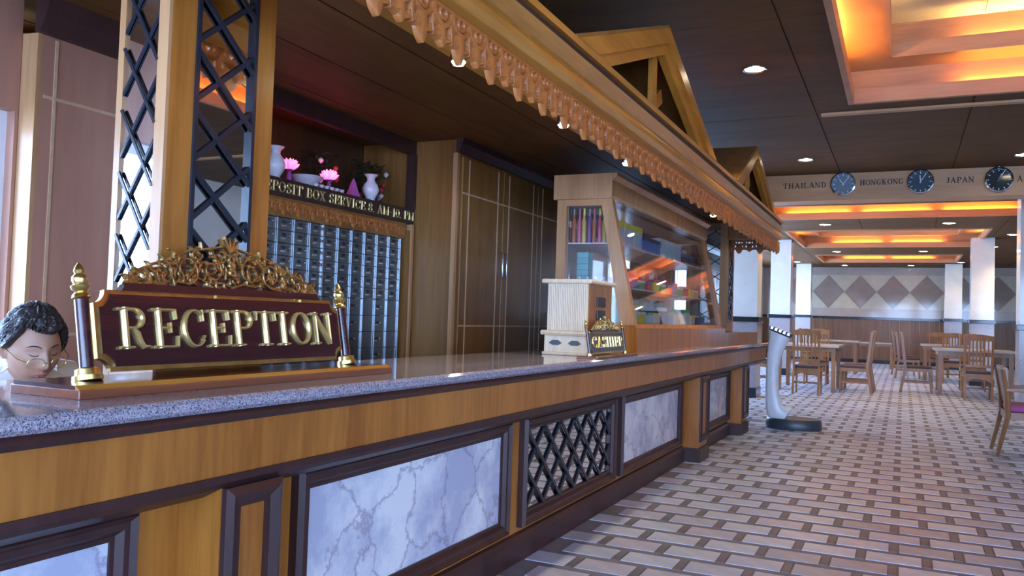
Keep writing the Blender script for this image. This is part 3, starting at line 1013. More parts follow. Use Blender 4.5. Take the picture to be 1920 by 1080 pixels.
def motif(fn, s):
    """One repeat of the carved valance: large leaf drop, small drop, interlaced scrolls. u 0..1, v 0..-1."""
    mb = MB()
    h = 0.021

    def st(path, w):
        mb.stroke([(p[0] * s, p[1] * s * 0.68) for p in path], [q * s for q in w] if isinstance(w, list) else w * s, h, fn)

    def leaf(cx, y0, y1, w):
        n = 7
        pts = [(cx, y0 + (y1 - y0) * i / n) for i in range(n + 1)]
        st(pts, [w * max(0.08, math.sin(PI * min(1, (0.25 + 0.75 * i / n))) ** 0.55) for i in range(n + 1)])
    leaf(0.25, -0.40, -0.98, 0.34)
    leaf(0.75, -0.42, -0.84, 0.28)
    leaf(0.50, -0.28, -0.70, 0.13)
    leaf(0.99, -0.28, -0.70, 0.13)
    for c in (0.25, 0.75):
        st([(c - 0.25, -0.03), (c - 0.21, -0.22), (c - 0.08, -0.36), (c + 0.05, -0.40), (c + 0.16, -0.33)], [.13, .12, .11, .10, .05])
        st([(c + 0.25, -0.03), (c + 0.21, -0.22), (c + 0.08, -0.36), (c - 0.05, -0.40), (c - 0.16, -0.33)], [.13, .12, .11, .10, .05])
        st([(c - 0.16, -0.52), (c - 0.20, -0.64), (c - 0.10, -0.68), (c, -0.58)], [.10, .10, .09, .06])
        st([(c + 0.16, -0.52), (c + 0.20, -0.64), (c + 0.10, -0.68), (c, -0.58)], [.10, .10, .09, .06])
        st(arc(c, -0.16, .085, .085 / .68, 0, 360, 12), .07)
    st([(0, -0.04), (1, -0.04)], .10)
    return mb


PER = 0.256
mesh_v = motif(lambda u, v, h: (h, u, v), PER).mesh('valance_motif', CARVE, True)
y = Y0N
while y < Y1N - 0.05:
    o = bpy.data.objects.new('valance_motif', mesh_v)
    link(o, canopy)
    o.location = Vector((XC - 0.055, y, 2.258)) - ORG[canopy.name]
    y += PER
mesh_e = motif(lambda u, v, h: (u, h, v), PER).mesh('end_valance_motif', CARVE, True)
x = XC - 0.3
while x > -3.5:
    o = bpy.data.objects.new('end_valance_motif', mesh_e)
    link(o, canopy)
    o.location = Vector((x, Y1N - 0.10, 2.258)) - ORG[canopy.name]
    x -= PER


def gable(ya, yb, yt, zt, label):
    z0 = 2.49
    t = thing('gable_ornament', (XC - 0.1, (ya + yb) / 2, z0), label, 'gable', 'gable ornaments on the canopy')
    def tri(k, zoff=0.0):
        cy, cz = (ya + yb + yt) / 3, (z0 * 2 + zt) / 3
        return [(cy + (p - cy) * k, cz + (q - cz) * k) for p, q in ((ya, z0), (yb, z0), (yt, zt))]
    fn = lambda a, b, h: (XC - 0.02 + h, a, b)

    def leg(name, p0, p1, q1, q0, d0, d1, mat=TEAK_Y):
        MB().prism([p0, p1, q1, q0], fn, d0, d1).build(name, mat, t)
    o, i1, i2 = tri(1.0), tri(0.74), tri(0.55)
    zb = lambda p: (p[0], max(p[1], z0))
    for a, b in ((0, 2), (2, 1)):
        def at(T, i, lim):
            # point where leg side of triangle T meets the canopy cap
            p, q = T[2], T[i]
            s = (z0 - p[1]) / (q[1] - p[1])
            return (p[0] + (q[0] - p[0]) * s, z0)
        i = 0 if a == 0 else 1
        leg('bargeboard', at(o, i, 0), o[2], i1[2], at(i1, i, 0), 0.0, 0.06)
        leg('inner_board', at(i1, i, 0), i1[2], i2[2], at(i2, i, 0), -0.02, 0.03)
        # roof plane running back from the board
        e0, e1 = at(o, i, 0), o[2]
        MB().add([(XC + 0.03, e0[0], e0[1]), (XC + 0.03, e1[0], e1[1]), (XC - 0.62, e1[0], e1[1]), (XC - 0.62, e0[0], e0[1]),
                  (XC + 0.03, e0[0], e0[1] + .02), (XC + 0.03, e1[0], e1[1] + .02), (XC - 0.62, e1[0], e1[1] + .02), (XC - 0.62, e0[0], e0[1] + .02)],
                 [(0, 1, 2, 3), (7, 6, 5, 4), (0, 4, 5, 1), (1, 5, 6, 2), (2, 6, 7, 3), (3, 7, 4, 0)]).build('roof_slope', CAB, t)
    # king post and crossed struts in the opening
    MB().bar((XC - 0.06, yt - 0.02, z0), (XC - 0.06, yt - 0.02, i2[2][1] + 0.05), 0.10, 0.03, up=(1, 0, 0)).build('king_post', TEAK_Y, t)
    MB().bar((XC - 0.10, yt - 0.05, z0 + 0.02), (XC - 0.10, yt + 0.30, z0 + 0.22), 0.09, 0.03, up=(1, 0, 0)).build('strut', TEAK, t)
    return t


gable(3.50, 6.60, 5.07, 3.06, 'larger wooden gable ornament on the canopy, nearer the camera')
gable(7.50, 10.05, 8.60, 3.00, 'smaller wooden gable ornament near the far end of the canopy')


# ================================================================== LAMPS
def downlight(x, y, z, r, watts, label, group, spot=True, col=(1.0, 0.80, 0.50), angle=110):
    t = thing('downlight', (x, y, z), label, 'lamp', group)
    MB().lathe([(r * 1.05, -0.002), (r * 1.28, -0.012), (r * 1.32, -0.004), (r * 1.32, 0.0), (r * 1.05, 0.0)], (x, y, z), 20).build('trim_ring', CHROME, t, True)
    MB().lathe([(r * 0.02, -0.010), (r * 0.7, -0.008), (r * 1.05, -0.002), (r * 1.05, 0.0)], (x, y, z), 20).build('lens', LAMP, t, True)
    if spot:
        ld = bpy.data.lights.new('downlight_beam', 'SPOT')
        ld.energy = watts
        ld.color = col
        ld.spot_size = math.radians(angle)
        ld.spot_blend = 0.8
        ld.shadow_soft_size = 0.06
        lo = bpy.data.objects.new('downlight_beam', ld)
        link(lo, t)
        lo.location = (0, 0, -0.03)
    return t


DL = [(-1.135, 6.9, 'large round downlight in the dark ceiling above the canopy'),
      (-1.14, 10.9, 'round downlight in the ceiling just left of the first clock'),
      (1.25, 11.25, 'round downlight at the right edge, before the clock beam'),
      (-1.39, 14.62, 'left downlight just beyond the clock beam'), (0.97, 14.66, 'right downlight just beyond the clock beam'),
      (-1.47, 18.0, 'left downlight between the second and third ceiling trays'), (0.79, 18.1, 'right downlight between the second and third ceiling trays'),
      (-3.18, 23.0, 'downlight near the second left column'), (-1.68, 24.5, 'left downlight beyond the third ceiling tray'), (0.47, 24.5, 'right downlight beyond the third ceiling tray'),
      (1.98, 23.3, 'downlight right of the third ceiling tray'), (2.10, 20.4, 'downlight above the right-hand columns'),
      (-3.16, 28.4, 'downlight by the far left column'), (-1.80, 29.9, 'left downlight washing the diamond tiles'), (0.21, 29.9, 'right downlight washing the diamond tiles'), (1.57, 28.5, 'downlight by the far right column')]
for x, y, l in DL:
    downlight(x, y, ZCEIL - 0.0005, 0.075 if y < 12 else 0.095, (60 if y > 28 else 150) if y > 12 else 80, l, 'ceiling downlights')
for i, (y, l) in enumerate(((2.72, 'nearest small canopy lamp, behind the carved valance'), (3.80, 'second small canopy lamp behind the valance'), (4.85, 'third small canopy lamp behind the valance'), (7.41, 'small canopy lamp near the far end of the valance'))):
    t = thing('canopy_lamp', (-1.55, y, 2.145), l, 'lamp', 'small lamps under the canopy')
    MB().lathe([(0.012, ZS), (0.012, 2.225), (0.03, 2.215), (0.034, 2.18), (0.03, 2.165)], (-1.55, y, 0), 14).build('housing', CHROME, t, True)
    MB().lathe([(0.003, 2.149), (0.02, 2.153), (0.028, 2.165)], (-1.55, y, 0), 14).build('bulb', LAMP, t, True)
    ld = bpy.data.lights.new('canopy_beam', 'SPOT')
    ld.energy = 26
    ld.color = (1.0, 0.82, 0.55)
    ld.spot_size = math.radians(120)
    ld.spot_blend = 0.8
    ld.shadow_soft_size = 0.03
    lo = bpy.data.objects.new('canopy_beam', ld)
    link(lo, t)
    lo.location = (0, 0, -0.02)

# ================================================================== BACK WALL OF THE RECEPTION
XD = -3.28                       # deposit box face and left panel plane
XK = -2.90                       # right-hand cupboards
# left veneer wall with pale inlay lines
lp = thing('panelled_wall_unit', (-3.5, 2.8, 0), 'reddish veneered wall unit with pale inlay lines, behind the receptionist', 'wall unit')
MB().box(-3.75, XD, 2.235, 3.40, 0, ZS - 0.14).build('veneer_body', PANELW, lp)
MB().prism([(XD, 2.235), (XD, 2.215), (XD - .08, 2.203), (XD - .40, 2.203), (XD - .40, 2.235)], lambda a, b, d: (a, b, d), 0, ZS - .14).build('bevelled_edge', TEAK_PALE, lp)
MB().prism([(0, 0), (0.03, 0), (0.07, 0.07), (0.09, 0.14), (0, 0.14)], lambda a, b, d: (XD + a - 0.001, d, ZS - 0.14 + b), 2.20, 3.42).build('cornice', DARK, lp)
for v in (1.06, 2.06):
    MB().box(XD, XD + 0.003, 2.25, 3.39, v - .007, v + .007).build('inlay_line', INLAY, lp)
for u in (2.30, 3.30):
    MB().box(XD, XD + 0.0035, u - .007, u + .007, 0.02, ZS - 0.15).build('inlay_line', INLAY, lp)

# deposit box cabinet: frame, steel doors
dep = thing('deposit_box_cabinet', (XD - 0.2, 4.25, 0), 'wall of small steel safe deposit boxes in a wooden frame', 'cabinet')
MB().box(-3.74, XD - 0.03, 3.42, 5.13, 0.0, 1.83).build('carcass', DARK, dep)
fx = px_plane(XD - 0.03)
doors = {}


def door_mesh(w, h):
    key = (round(w, 4), round(h, 4))
    if key not in doors:
        doors[key] = MB().box(0, 0.022, 0.003, w - 0.003, 0.003, h - 0.003).mesh('box_door', STEEL)
    return doors[key]


lock_mesh = MB().box(0.022, 0.027, -0.017, 0.017, -0.009, 0.009).mesh('lock_plate', BLACK)
knob_mesh = MB().lathe([(0.010, 0.022), (0.010, 0.030), (0.007, 0.033)], (0, 0, 0), 10, 'x').mesh('key_knob', STEELL)
tag_mesh = MB().box(0.022, 0.0235, -0.028, 0.014, -0.004, 0.004).mesh('number_tag', STEELL)


def door(y0, z0, w, h, big=False):
    o = bpy.data.objects.new('box_door', door_mesh(w, h))
    link(o, dep)
    o.location = Vector((XD - 0.03, y0, z0)) - ORG[dep.name]
    for nm, me, dy, dz in (('lock_plate', lock_mesh, 0.42, 0.66), ('key_knob', knob_mesh, 0.74, 0.62), ('number_tag', tag_mesh, 0.45, 0.36)):
        c = bpy.data.objects.new(nm, me)
        link(c, o)
        c.location = (0, w * (dy if not big else dy * 0.3), h * dz if not big else h * 0.5 + (dz - .5) * 0.05)


cw = 0.1445
cols = [3.43 + cw * i for i in range(5)] + [4.145 + cw * i for i in range(6)]
for c in cols:
    for r in range(6):
        door(c, 1.735 - 0.0745 * (r + 1), cw - 0.004, 0.0745)
for c0, n in ((3.43, 2), (4.145, 3)):
    for i in range(n):
        for r, (za, zb) in enumerate(((1.175, 1.285), (1.065, 1.175), (0.955, 1.065), (0.845, 0.955), (0.65, 0.845), (0.40, 0.65), (0.12, 0.40))):
            door(c0 + cw * 2 * i, za, cw * 2 - 0.004, zb - za, True)
for c in [3.43 + cw * i for i in range(1, 5)] + [4.1375] + [4.145 + cw * i for i in range(1, 7)]:
    wdt = 0.009 if abs(c - 4.1375) < .001 else 0.003
    MB().box(XD - 0.03, XD + 0.002, c - wdt / 2 - .003, c + wdt / 2 - .003, 0.1, 1.74).build('steel_strip', STEELL, dep)
MB().box(XD - 0.03, XD + 0.03, 5.055, 5.13, 0, 1.80).build('frame_post', CAB, dep)
MB().box(XD - 0.03, XD + 0.045, 5.085, 5.11, 0, 1.845).build('frame_bead', TEAK_PALE, dep)
MB().box(XD - 0.03, XD + 0.01, 3.42, 5.06, 1.735, 1.85).build('frieze_board', CAB, dep)
MB().box(XD + 0.01, XD + 0.02, 4.955, 5.03, 1.755, 1.815).build('corner_block', CARVE, dep)
mesh_f = motif(lambda u, v, h: (h * 0.4, u, v), 0.135).mesh('fret_motif', CARVE, True)
y = 3.44
while y < 4.90:
    o = bpy.data.objects.new('fret_motif', mesh_f)
    link(o, dep)
    o.location = Vector((XD + 0.011, y, 1.835)) - ORG[dep.name]
    y += 0.135
sign_d = thing('deposit_sign_board', (XD, 4.3, 1.85), 'dark board lettered in gold above the deposit boxes', 'sign')
MB().box(XD - 0.45, XD + 0.03, 3.42, 5.13, 1.85, 1.955).build('board', DARK, sign_d)
fxd = px_plane(XD + 0.03)
words = ['DEPOSIT', 'BOX', 'SERVICE', '8. AM-10. PM']
tot = text_width(' '.join(words))
u = 3.50
for w_ in words:
    du_ = (text_width(w_)) * (5.12 - 3.50) / tot
    lettering(MB(), w_, u, u + du_, 1.873, 0.06, 0.008, fxd).build('lettering', LETTER, sign_d)
    u += du_ + (0.34 + 0.12) * (5.12 - 3.50) / tot
# niche above the boxes
niche = thing('display_niche', (-3.5, 4.3, 1.96), 'shaded wooden niche above the deposit boxes', 'niche')
MB().box(-3.75, -3.72, 3.402, 5.13, 1.956, ZS).build('niche_back', NICHE_SHADED, niche)
MB().box(-3.75, XD + 0.02, 3.402, 3.418, 1.956, ZS).build('niche_side', NICHE_SHADED, niche)
MB().box(XD - 0.02, XD + 0.03, 3.41, 5.13, 2.36, ZS).build('niche_header', DARK, niche)
MB().box(XD - 0.02, XD + 0.04, 5.08, 5.13, 1.956, 2.36).build('niche_post', DARK, niche)

# right-hand cupboards
cup = thing('tall_cupboard', (-3.3, 6.4, 0), 'tall dark veneered cupboards with pale inlay lines and steel handles', 'cupboard')
MB().box(-3.74, XK, 5.13, 7.95, 0, ZS - 0.002).build('carcass', CAB, cup)
MB().prism([(0, 0), (0.02, 0), (0.05, 0.06), (0.06, 0.10), (0, 0.10)], lambda a, b, d: (XK + a, d, ZS - 0.10 + b), 5.10, 7.95).build('cornice', DARK, cup)
MB().box(XK - 0.03, XK + 0.004, 5.118, 5.15, 0, ZS - 0.1).build('corner_bead', TEAK_PALE, cup)
dy = [5.18, 5.86, 6.54, 7.22, 7.90]
for a, b in zip(dy[:-1], dy[1:]):
    d = MB().box(XK, XK + 0.018, a + .004, b - .004, 0.05, ZS - 0.12).build('cupboard_door', CAB, cup, bevel=0.003)
    for v in (1.12, 2.08):
        MB().box(XK + 0.018, XK + 0.0205, a + .006, b - .006, v - .006, v + .006).build('inlay_line', INLAY, d)
    for u in (a + 0.10, b - 0.10):
        MB().box(XK + 0.018, XK + 0.021, u - .006, u + .006, 0.06, ZS - 0.13).build('inlay_line', INLAY, d)
    hy = b - 0.035 if dy.index(a) % 2 == 0 else a + 0.035
    MB().tube([(XK + .018, hy, 1.50), (XK + .045, hy, 1.51), (XK + .045, hy, 1.69), (XK + .018, hy, 1.70)], 0.006, 8).build('handle', STEELL, d, True)

# ================================================================== RECEPTION SIGN
def desk_sign(name, label, y0, y1, xb, zb, word, scale, board_h, lean, cat='sign', crest=True, post_h=0.245):
    """Board between two turned posts on a stepped base; leans back (towards -x). y0..y1 = post centres, s = size."""
    s = scale
    t = thing(name, (xb, (y0 + y1) / 2, zb), label, cat)
    b0, b1 = y0 - 0.125 * s, y1 + 0.095 * s
    MB().box(xb - 0.11 * s, xb + 0.135 * s, b0, b1, zb, zb + 0.022 * s).build('base_lower', REDMAH, t, bevel=0.002)
    MB().box(xb - 0.105 * s, xb + 0.115 * s, b0 + .004, b1 - .004, zb + 0.022 * s, zb + 0.031 * s).build('base_upper', MAHOG, t)
    MB().prism([(0.115 * s, 0.022 * s), (0.131 * s, 0.022 * s), (0.115 * s, 0.0315 * s)], lambda a, b, d: (xb + a, d, zb + b), b0 + .004, b1 - .004).build('base_edge', TEAK_Y if s > .7 else GOLD, t)
    zt = zb + 0.03 * s
    L = Vector((-math.sin(lean), 0, math.cos(lean)))
    for yy in (y0, y1):
        P = lambda h, yy=yy: Vector((xb, yy, zt)) + L * h
        MB().tube([P(0), P(0.012 * s), P(0.013 * s), P(0.028 * s), P(0.032 * s)], [0.036 * s, 0.036 * s, 0.030 * s, 0.028 * s, 0.020 * s], 18).build('post_foot', GOLD, t, True)
        MB().tube([P(0.03 * s), P(post_h * s)], 0.0175 * s, 18).build('post', MAHOG, t, True)
        hs = [0, .004, .012, .018, .026, .034, .040, .050, .058, .066, .074, .084, .096]
        rs = [.018, .023, .021, .014, .021, .024, .016, .020, .019, .011, .014, .010, .001]
        MB().tube([P((post_h + h) * s) for h in hs], [r * s for r in rs], 16).build('finial', GOLD, t, True)
    # board, with notched corners, in the leaning plane
    ya, yb = y0 + 0.028 * s, y1 - 0.028 * s
    fn = lambda u, v, h: tuple(Vector((xb, u, zt)) + L * v + Vector((math.cos(lean), 0, math.sin(lean))) * h)
    v0, v1, n = 0.018 * s, 0.018 * s + board_h, 0.035 * s

    def notched(g):
        pts = []
        for cy, cz, a0 in ((ya + g, v0 + g, 90), (yb - g, v0 + g, 180), (yb - g, v1 - g, 270), (ya + g, v1 - g, 0)):
            pts += [(cy + n * math.cos(math.radians(a0 - 90 * i / 6)) , cz + n * math.sin(math.radians(a0 - 90 * i / 6))) for i in range(7)]
        return pts
    MB().prism(notched(0), fn, -0.010 * s, 0.006 * s).build('gilt_edge', GOLD, t)
    MB().prism(notched(0.012 * s), fn, -0.006 * s, 0.011 * s).build('board', MAHOG, t)
    fl = lambda u, v, h: fn(u, v, h + 0.011 * s)
    m = 0.075 * s
    lettering(MB(), word, ya + m * .8, yb - m * .7, v0 + board_h * 0.26, board_h * 0.52, 0.013 * s, fl).build('lettering', LETTER, t, True)
    # crest of scrollwork
    cw_ = (yb - ya) * 0.40
    cy = (ya + yb) / 2 - 0.01
    top = v1 + 0.002
    MB().prism([(cy - cw_ * 1.02, top - .004), (cy + cw_ * 1.02, top - .004), (cy + cw_ * 0.98, top + 0.018 * s), (cy - cw_ * 0.98, top + 0.018 * s)], fn, -0.012 * s, 0.014 * s).build('crest_rail', MAHOG, t)
    hc = 0.140 * s
    arch = [(cy - cw_ * 0.80, top + .016 * s)] + [(cy + cw_ * 0.80 * math.cos(PI - PI * i / 20), top + .016 * s + hc * 0.62 * math.sin(PI * i / 20) ** 1.1) for i in range(1, 20)] + [(cy + cw_ * 0.80, top + .016 * s)]
    MB().prism(arch, fn, -0.006 * s, 0.002 * s).build('crest_board', MAHOG, t)
    cr = MB()
    fc = lambda u, v, h: fn(u, v, h + 0.001)

    def spiral(cu, cv, r, turns, a0, sgn, w):
        n_ = int(16 * turns)
        p = []
        for i in range(n_ + 1):
            f = i / n_
            a = a0 + sgn * 2 * PI * turns * f
            rr = r * (1 - 0.82 * f)
            p.append((cu + rr * math.cos(a), cv + rr * math.sin(a)))
        cr.stroke(p, [w * (1 - 0.5 * i / n_) for i in range(n_ + 1)], 0.012 * s, fc)

    def leaf(u, v, a, ln, w):
        p = [(u + ln * f * math.cos(a + 0.5 * f), v + ln * f * math.sin(a + 0.5 * f)) for f in (0, .25, .5, .75, 1)]
        cr.stroke(p, [w * .3, w, w * .9, w * .5, w * .08], 0.011 * s, fc)
    R = random.Random(3)
    for sd in (1, -1):
        U = lambda k: cy + sd * cw_ * k
        V = lambda k: top + 0.018 * s + hc * k
        a_in = 0 if sd > 0 else PI
        for k, v, r, tn, a0, sg in ((0.20, 0.40, .042, 1.5, PI / 2, 1), (0.44, 0.36, .044, 1.6, -PI / 2, -1), (0.66, 0.26, .036, 1.5, PI / 2, 1), (0.83, 0.17, .026, 1.4, -PI / 2, -1), (0.10, 0.72, .026, 1.3, 0, -1), (0.34, 0.72, .022, 1.3, PI, 1), (0.54, 0.58, .020, 1.2, 0, -1), (0.94, 0.09, .014, 1.1, PI, 1)):
            spiral(U(k), V(v), r * s, tn, a0 if sd > 0 else PI - a0, sg * sd, 0.0095 * s)
        # linking S stems
        cr.stroke([(U(q), V(w_)) for q, w_ in ((0.02, .05), (.12, .12), (.24, .08), (.34, .20), (.46, .06), (.56, .10), (.68, .03), (.80, .05), (.90, .0), (1.0, .03))], 0.009 * s, 0.010 * s, fc)
        cr.stroke([(U(q), V(w_)) for q, w_ in ((0.0, .98), (.14, .90), (.26, .84), (.38, .80), (.50, .66), (.62, .52), (.74, .42), (.86, .28), (.98, .10))], 0.0085 * s, 0.010 * s, fc)
        for i in range(110):
            q = R.random() * 0.97
            vmax = 0.95 * (1 - q ** 1.7) + 0.05
            leaf(U(q), V(R.random() * vmax), R.random() * 2 * PI, (0.022 + 0.014 * R.random()) * s, 0.012 * s)
    for a in (-0.9, -0.45, 0, 0.45, 0.9):
        u, v = cy, top + 0.018 * s + hc * 0.80
        p = [(u + 0.05 * s * f * math.sin(a), v + 0.05 * s * f * math.cos(a * .6)) for f in (0, .35, .7, 1)]
        cr.stroke(p, [.004 * s, .013 * s, .011 * s, .001], 0.016 * s, fc)
    for v_ in (0.36, 0.52, 0.66):
        cr.stroke(arc(cy, top + 0.018 * s + hc * v_, 0.010 * s, 0.010 * s, 0, 360, 10), 0.012 * s, 0.016 * s, fc)
    cr.build('gilt_scrollwork', GILT, t, True)
    return t


desk_sign('reception_sign', 'large mahogany sign reading RECEPTION in gold letters with carved gilt crest', 1.415, 2.475, -1.835, ZT, 'RECEPTION', 1.0, 0.214, 0.19, post_h=0.205)

# ================================================================== RECEPTIONIST
HC = Vector((-2.42, 1.668, 1.052))      # head centre


def gauss(x, z, cx, cz, sx, sz):
    return math.exp(-((x - cx) / sx) ** 2 - ((z - cz) / sz) ** 2)


yaw, pit, rol = math.radians(-38 - 90), math.radians(-15), math.radians(3)
# local head frame: +y forward (face), +x her left, z up
HM = Matrix.Translation(HC) @ Matrix.Rotation(math.radians(-102), 4, 'Z') @ Matrix.Rotation(rol, 4, 'Y') @ Matrix.Rotation(pit, 4, 'X')


def head_point(lat, lon, grow=0.0):
    """lat -90..90, lon 0 = face front; returns local point."""
    a, b = math.radians(lat), math.radians(lon)
    x, y, z = math.cos(a) * math.sin(b), math.cos(a) * math.cos(b), math.sin(a)
    X, Y, Z = x * (0.074 + grow), y * (0.094 + grow), z * (0.112 + grow)
    if z < 0:
        k = (-z) ** 1.6
        X *= 1 - 0.34 * k
        Y *= 1 - 0.20 * k if y > 0 else 1 - 0.55 * k
    if y > 0:
        f = y ** 0.5
        Y += f * (0.024 * gauss(X, Z, 0, -0.022, 0.012, 0.020) + 0.012 * gauss(X, Z, 0, 0.005, 0.009, 0.022)
                  + 0.007 * gauss(X, Z, 0.012, -0.028, 0.008, 0.008) + 0.007 * gauss(X, Z, -0.012, -0.028, 0.008, 0.008)
                  - 0.010 * gauss(X, Z, 0.030, 0.012, 0.018, 0.012) - 0.010 * gauss(X, Z, -0.030, 0.012, 0.018, 0.012)
                  + 0.005 * gauss(X, Z, 0.030, 0.010, 0.011, 0.007) + 0.005 * gauss(X, Z, -0.030, 0.010, 0.011, 0.007)
                  + 0.005 * gauss(X, Z, 0, 0.034, 0.05, 0.010) + 0.009 * gauss(X, Z, 0, -0.056, 0.020, 0.008)
                  + 0.010 * gauss(X, Z, 0, -0.094, 0.022, 0.014) - 0.004 * gauss(X, Z, 0, -0.074, 0.024, 0.007)
                  + 0.006 * gauss(X, Z, 0.042, -0.022, 0.018, 0.022) + 0.006 * gauss(X, Z, -0.042, -0.022, 0.018, 0.022))
    return Vector((X, Y, Z))


person = thing('person', (-2.60, 1.69, 0), 'seated receptionist with short dark hair and glasses, looking down, in a white shirt', 'person')
body = MB()
NA, NO = 60, 84
vs = [HM @ head_point(-90 + 180 * i / NA, 360 * j_ / NO) for i in range(1, NA) for j_ in range(NO)]
vs += [HM @ head_point(-90, 0), HM @ head_point(90, 0)]
fs = [(i * NO + j_, i * NO + (j_ + 1) % NO, (i + 1) * NO + (j_ + 1) % NO, (i + 1) * NO + j_) for i in range(NA - 2) for j_ in range(NO)]
n0 = len(vs) - 2
fs += [(n0, (j_ + 1) % NO, j_) for j_ in range(NO)] + [(n0 + 1, (NA - 2) * NO + j_, (NA - 2) * NO + (j_ + 1) % NO) for j_ in range(NO)]
body.add(vs, fs)
for sx in (1, -1):                       # ears
    body.tube([HM @ Vector((sx * 0.070, -0.002, 0.016)), HM @ Vector((sx * 0.080, -0.012, 0.014)), HM @ Vector((sx * 0.082, -0.014, -0.004)), HM @ Vector((sx * 0.072, -0.004, -0.026))], [0.008, 0.012, 0.012, 0.007], 10)
NB = Vector((-2.545, 1.69, 0.985))
chest = Vector((-2.58, 1.69, 0.70))
hip = Vector((-2.62, 1.69, 0.47))
body.tube([HM @ Vector((0, -0.035, -0.03)), HM @ Vector((0, -0.035, -0.085)), NB, NB + Vector((0, 0, -0.05))], [0.050, 0.050, 0.054, 0.075], 20)


def ell_loft(rings, n=28):
    vs_, fs_ = [], []
    for c, rx, ry, ang in rings:
        ca, sa = math.cos(ang), math.sin(ang)
        for k_ in range(n):
            a = 2 * PI * k_ / n
            u, v = rx * math.cos(a), ry * math.sin(a)
            vs_.append((c[0] + u * ca - v * sa, c[1] + u * sa + v * ca, c[2]))
    for i in range(len(rings) - 1):
        for k_ in range(n):
            k2 = (k_ + 1) % n
            fs_.append((i * n + k_, i * n + k2, (i + 1) * n + k2, (i + 1) * n + k_))
    fs_.append(tuple(range(n - 1, -1, -1)))
    fs_.append(tuple((len(rings) - 1) * n + k_ for k_ in range(n)))
    return vs_, fs_


TA = math.radians(-102)                   # shoulder line direction (perpendicular to facing)
tr_ = [((hip.x, hip.y, 0.44), .165, .12, TA), ((hip.x + .01, hip.y, 0.56), .145, .105, TA), ((chest.x, chest.y, 0.74), .165, .11, TA), ((NB.x - .01, NB.y, 0.90), .19, .10, TA), ((NB.x, NB.y, 0.965), .16, .08, TA), ((NB.x, NB.y, 1.0), .07, .06, TA)]
body.add(*ell_loft(tr_))
sdir = Vector((math.cos(TA), math.sin(TA), 0))
fdir = Vector((-math.sin(TA), math.cos(TA), 0))
arms = []
for sx in (1, -1):
    sh = NB + sdir * (0.165 * sx) + Vector((0, 0, -0.04))
    el_ = sh + sdir * (0.05 * sx) + fdir * 0.02 + Vector((0, 0, -0.25))
    wr = el_ + fdir * 0.13 - sdir * (0.09 * sx) + Vector((0, 0, 0.03))
    arms.append((sh, el_, wr))
    body.tube([sh - sdir * (.04 * sx), sh + Vector((0, 0, -.02)), sh.lerp(el_, .5), el_, el_.lerp(wr, .5), wr], [.050, .052, .044, .038, .034, .025], 14)
    palm = wr + (wr - el_).normalized() * 0.045
    body.tube([wr, wr.lerp(palm, .5), palm], [.024, .032, .028], 12)
    for q in range(4):
        side = sdir * ((q - 1.5) * 0.017)
        d_ = (wr - el_).normalized()
        ln = (0.060, 0.072, 0.068, 0.052)[q]
        body.tube([palm + side - d_ * .01, palm + side + d_ * ln * .5, palm + side + d_ * ln + Vector((0, 0, -.015))], [.0095, .009, .0075], 8)
    body.tube([wr + sdir * (-.02 * sx) + d_ * .015, wr + sdir * (-.045 * sx) + d_ * .05], [.011, .008], 8)
    # legs, seated
    hp = hip + sdir * (0.075 * sx)
    kn = hp + fdir * 0.20 + Vector((0, 0, 0.02))
    body.tube([hp, hp.lerp(kn, .5), kn, kn + Vector((0, 0, -.22)) - fdir * .03, Vector((kn.x, kn.y, 0.06)) - fdir * .04], [.085, .078, .058, .05, .034], 14)
    ft = Vector((kn.x, kn.y, 0.035)) - fdir * .04
    body.tube([ft, ft + fdir * .16 + Vector((0, 0, -.008))], [.038, .026], 10)
bo = body.build('body', SKIN, person, True)
rm = bo.modifiers.new('one_surface', 'REMESH')
rm.mode = 'VOXEL'
rm.voxel_size = 0.0034
rm.use_smooth_shade = True

# hair: short layered cap, higher on the forehead, down to the nape
hr = MB()
NL, NN = 40, 96
R = random.Random(11)
tuft = [[R.random() for _ in range(NN)] for _ in range(NL + 1)]
hv, hf = [], []
for layer, g in ((0, 0.003), (1, 0.016)):
    for i in range(NL + 1):
        for j_ in range(NN):
            lon = 360 * j_ / NN
            L2 = lon if lon <= 180 else lon - 360
            al = abs(L2)
            if al < 50:                     # swept fringe, longer on her right
                low = 43 - 6 * math.cos(math.radians(L2 * 2 + 30)) + 2 * math.sin(al * .9)
            elif al < 78:
                low = 40 - (al - 50) * 1.15
            elif al < 100:
                low = 8 - (al - 78) * 0.5
            else:
                low = -3 - (al - 100) * 0.30
            lat = low + (90 - low) * i / NL
            gg = g + (0.006 * math.sin(math.radians(lat * 7 + L2 * 5)) * math.cos(math.radians(L2 * 9)) + 0.005 * (tuft[i][j_] - .5)) * (1 if layer else 0) + (0.017 * max(0, math.sin(math.radians(lat))) ** 1.5 if layer else 0)
            if layer and i == 0:
                gg = 0.004
            hv.append(HM @ head_point(lat, lon, gg))
n1 = (NL + 1) * NN
for lay in (0, 1):
    for i in range(NL):
        for j_ in range(NN):
            j2 = (j_ + 1) % NN
            hf.append((lay * n1 + i * NN + j_, lay * n1 + i * NN + j2, lay * n1 + (i + 1) * NN + j2, lay * n1 + (i + 1) * NN + j_))
for j_ in range(NN):
    j2 = (j_ + 1) % NN
    hf.append((j_, j2, n1 + j2, n1 + j_))
hr.add(hv, hf)
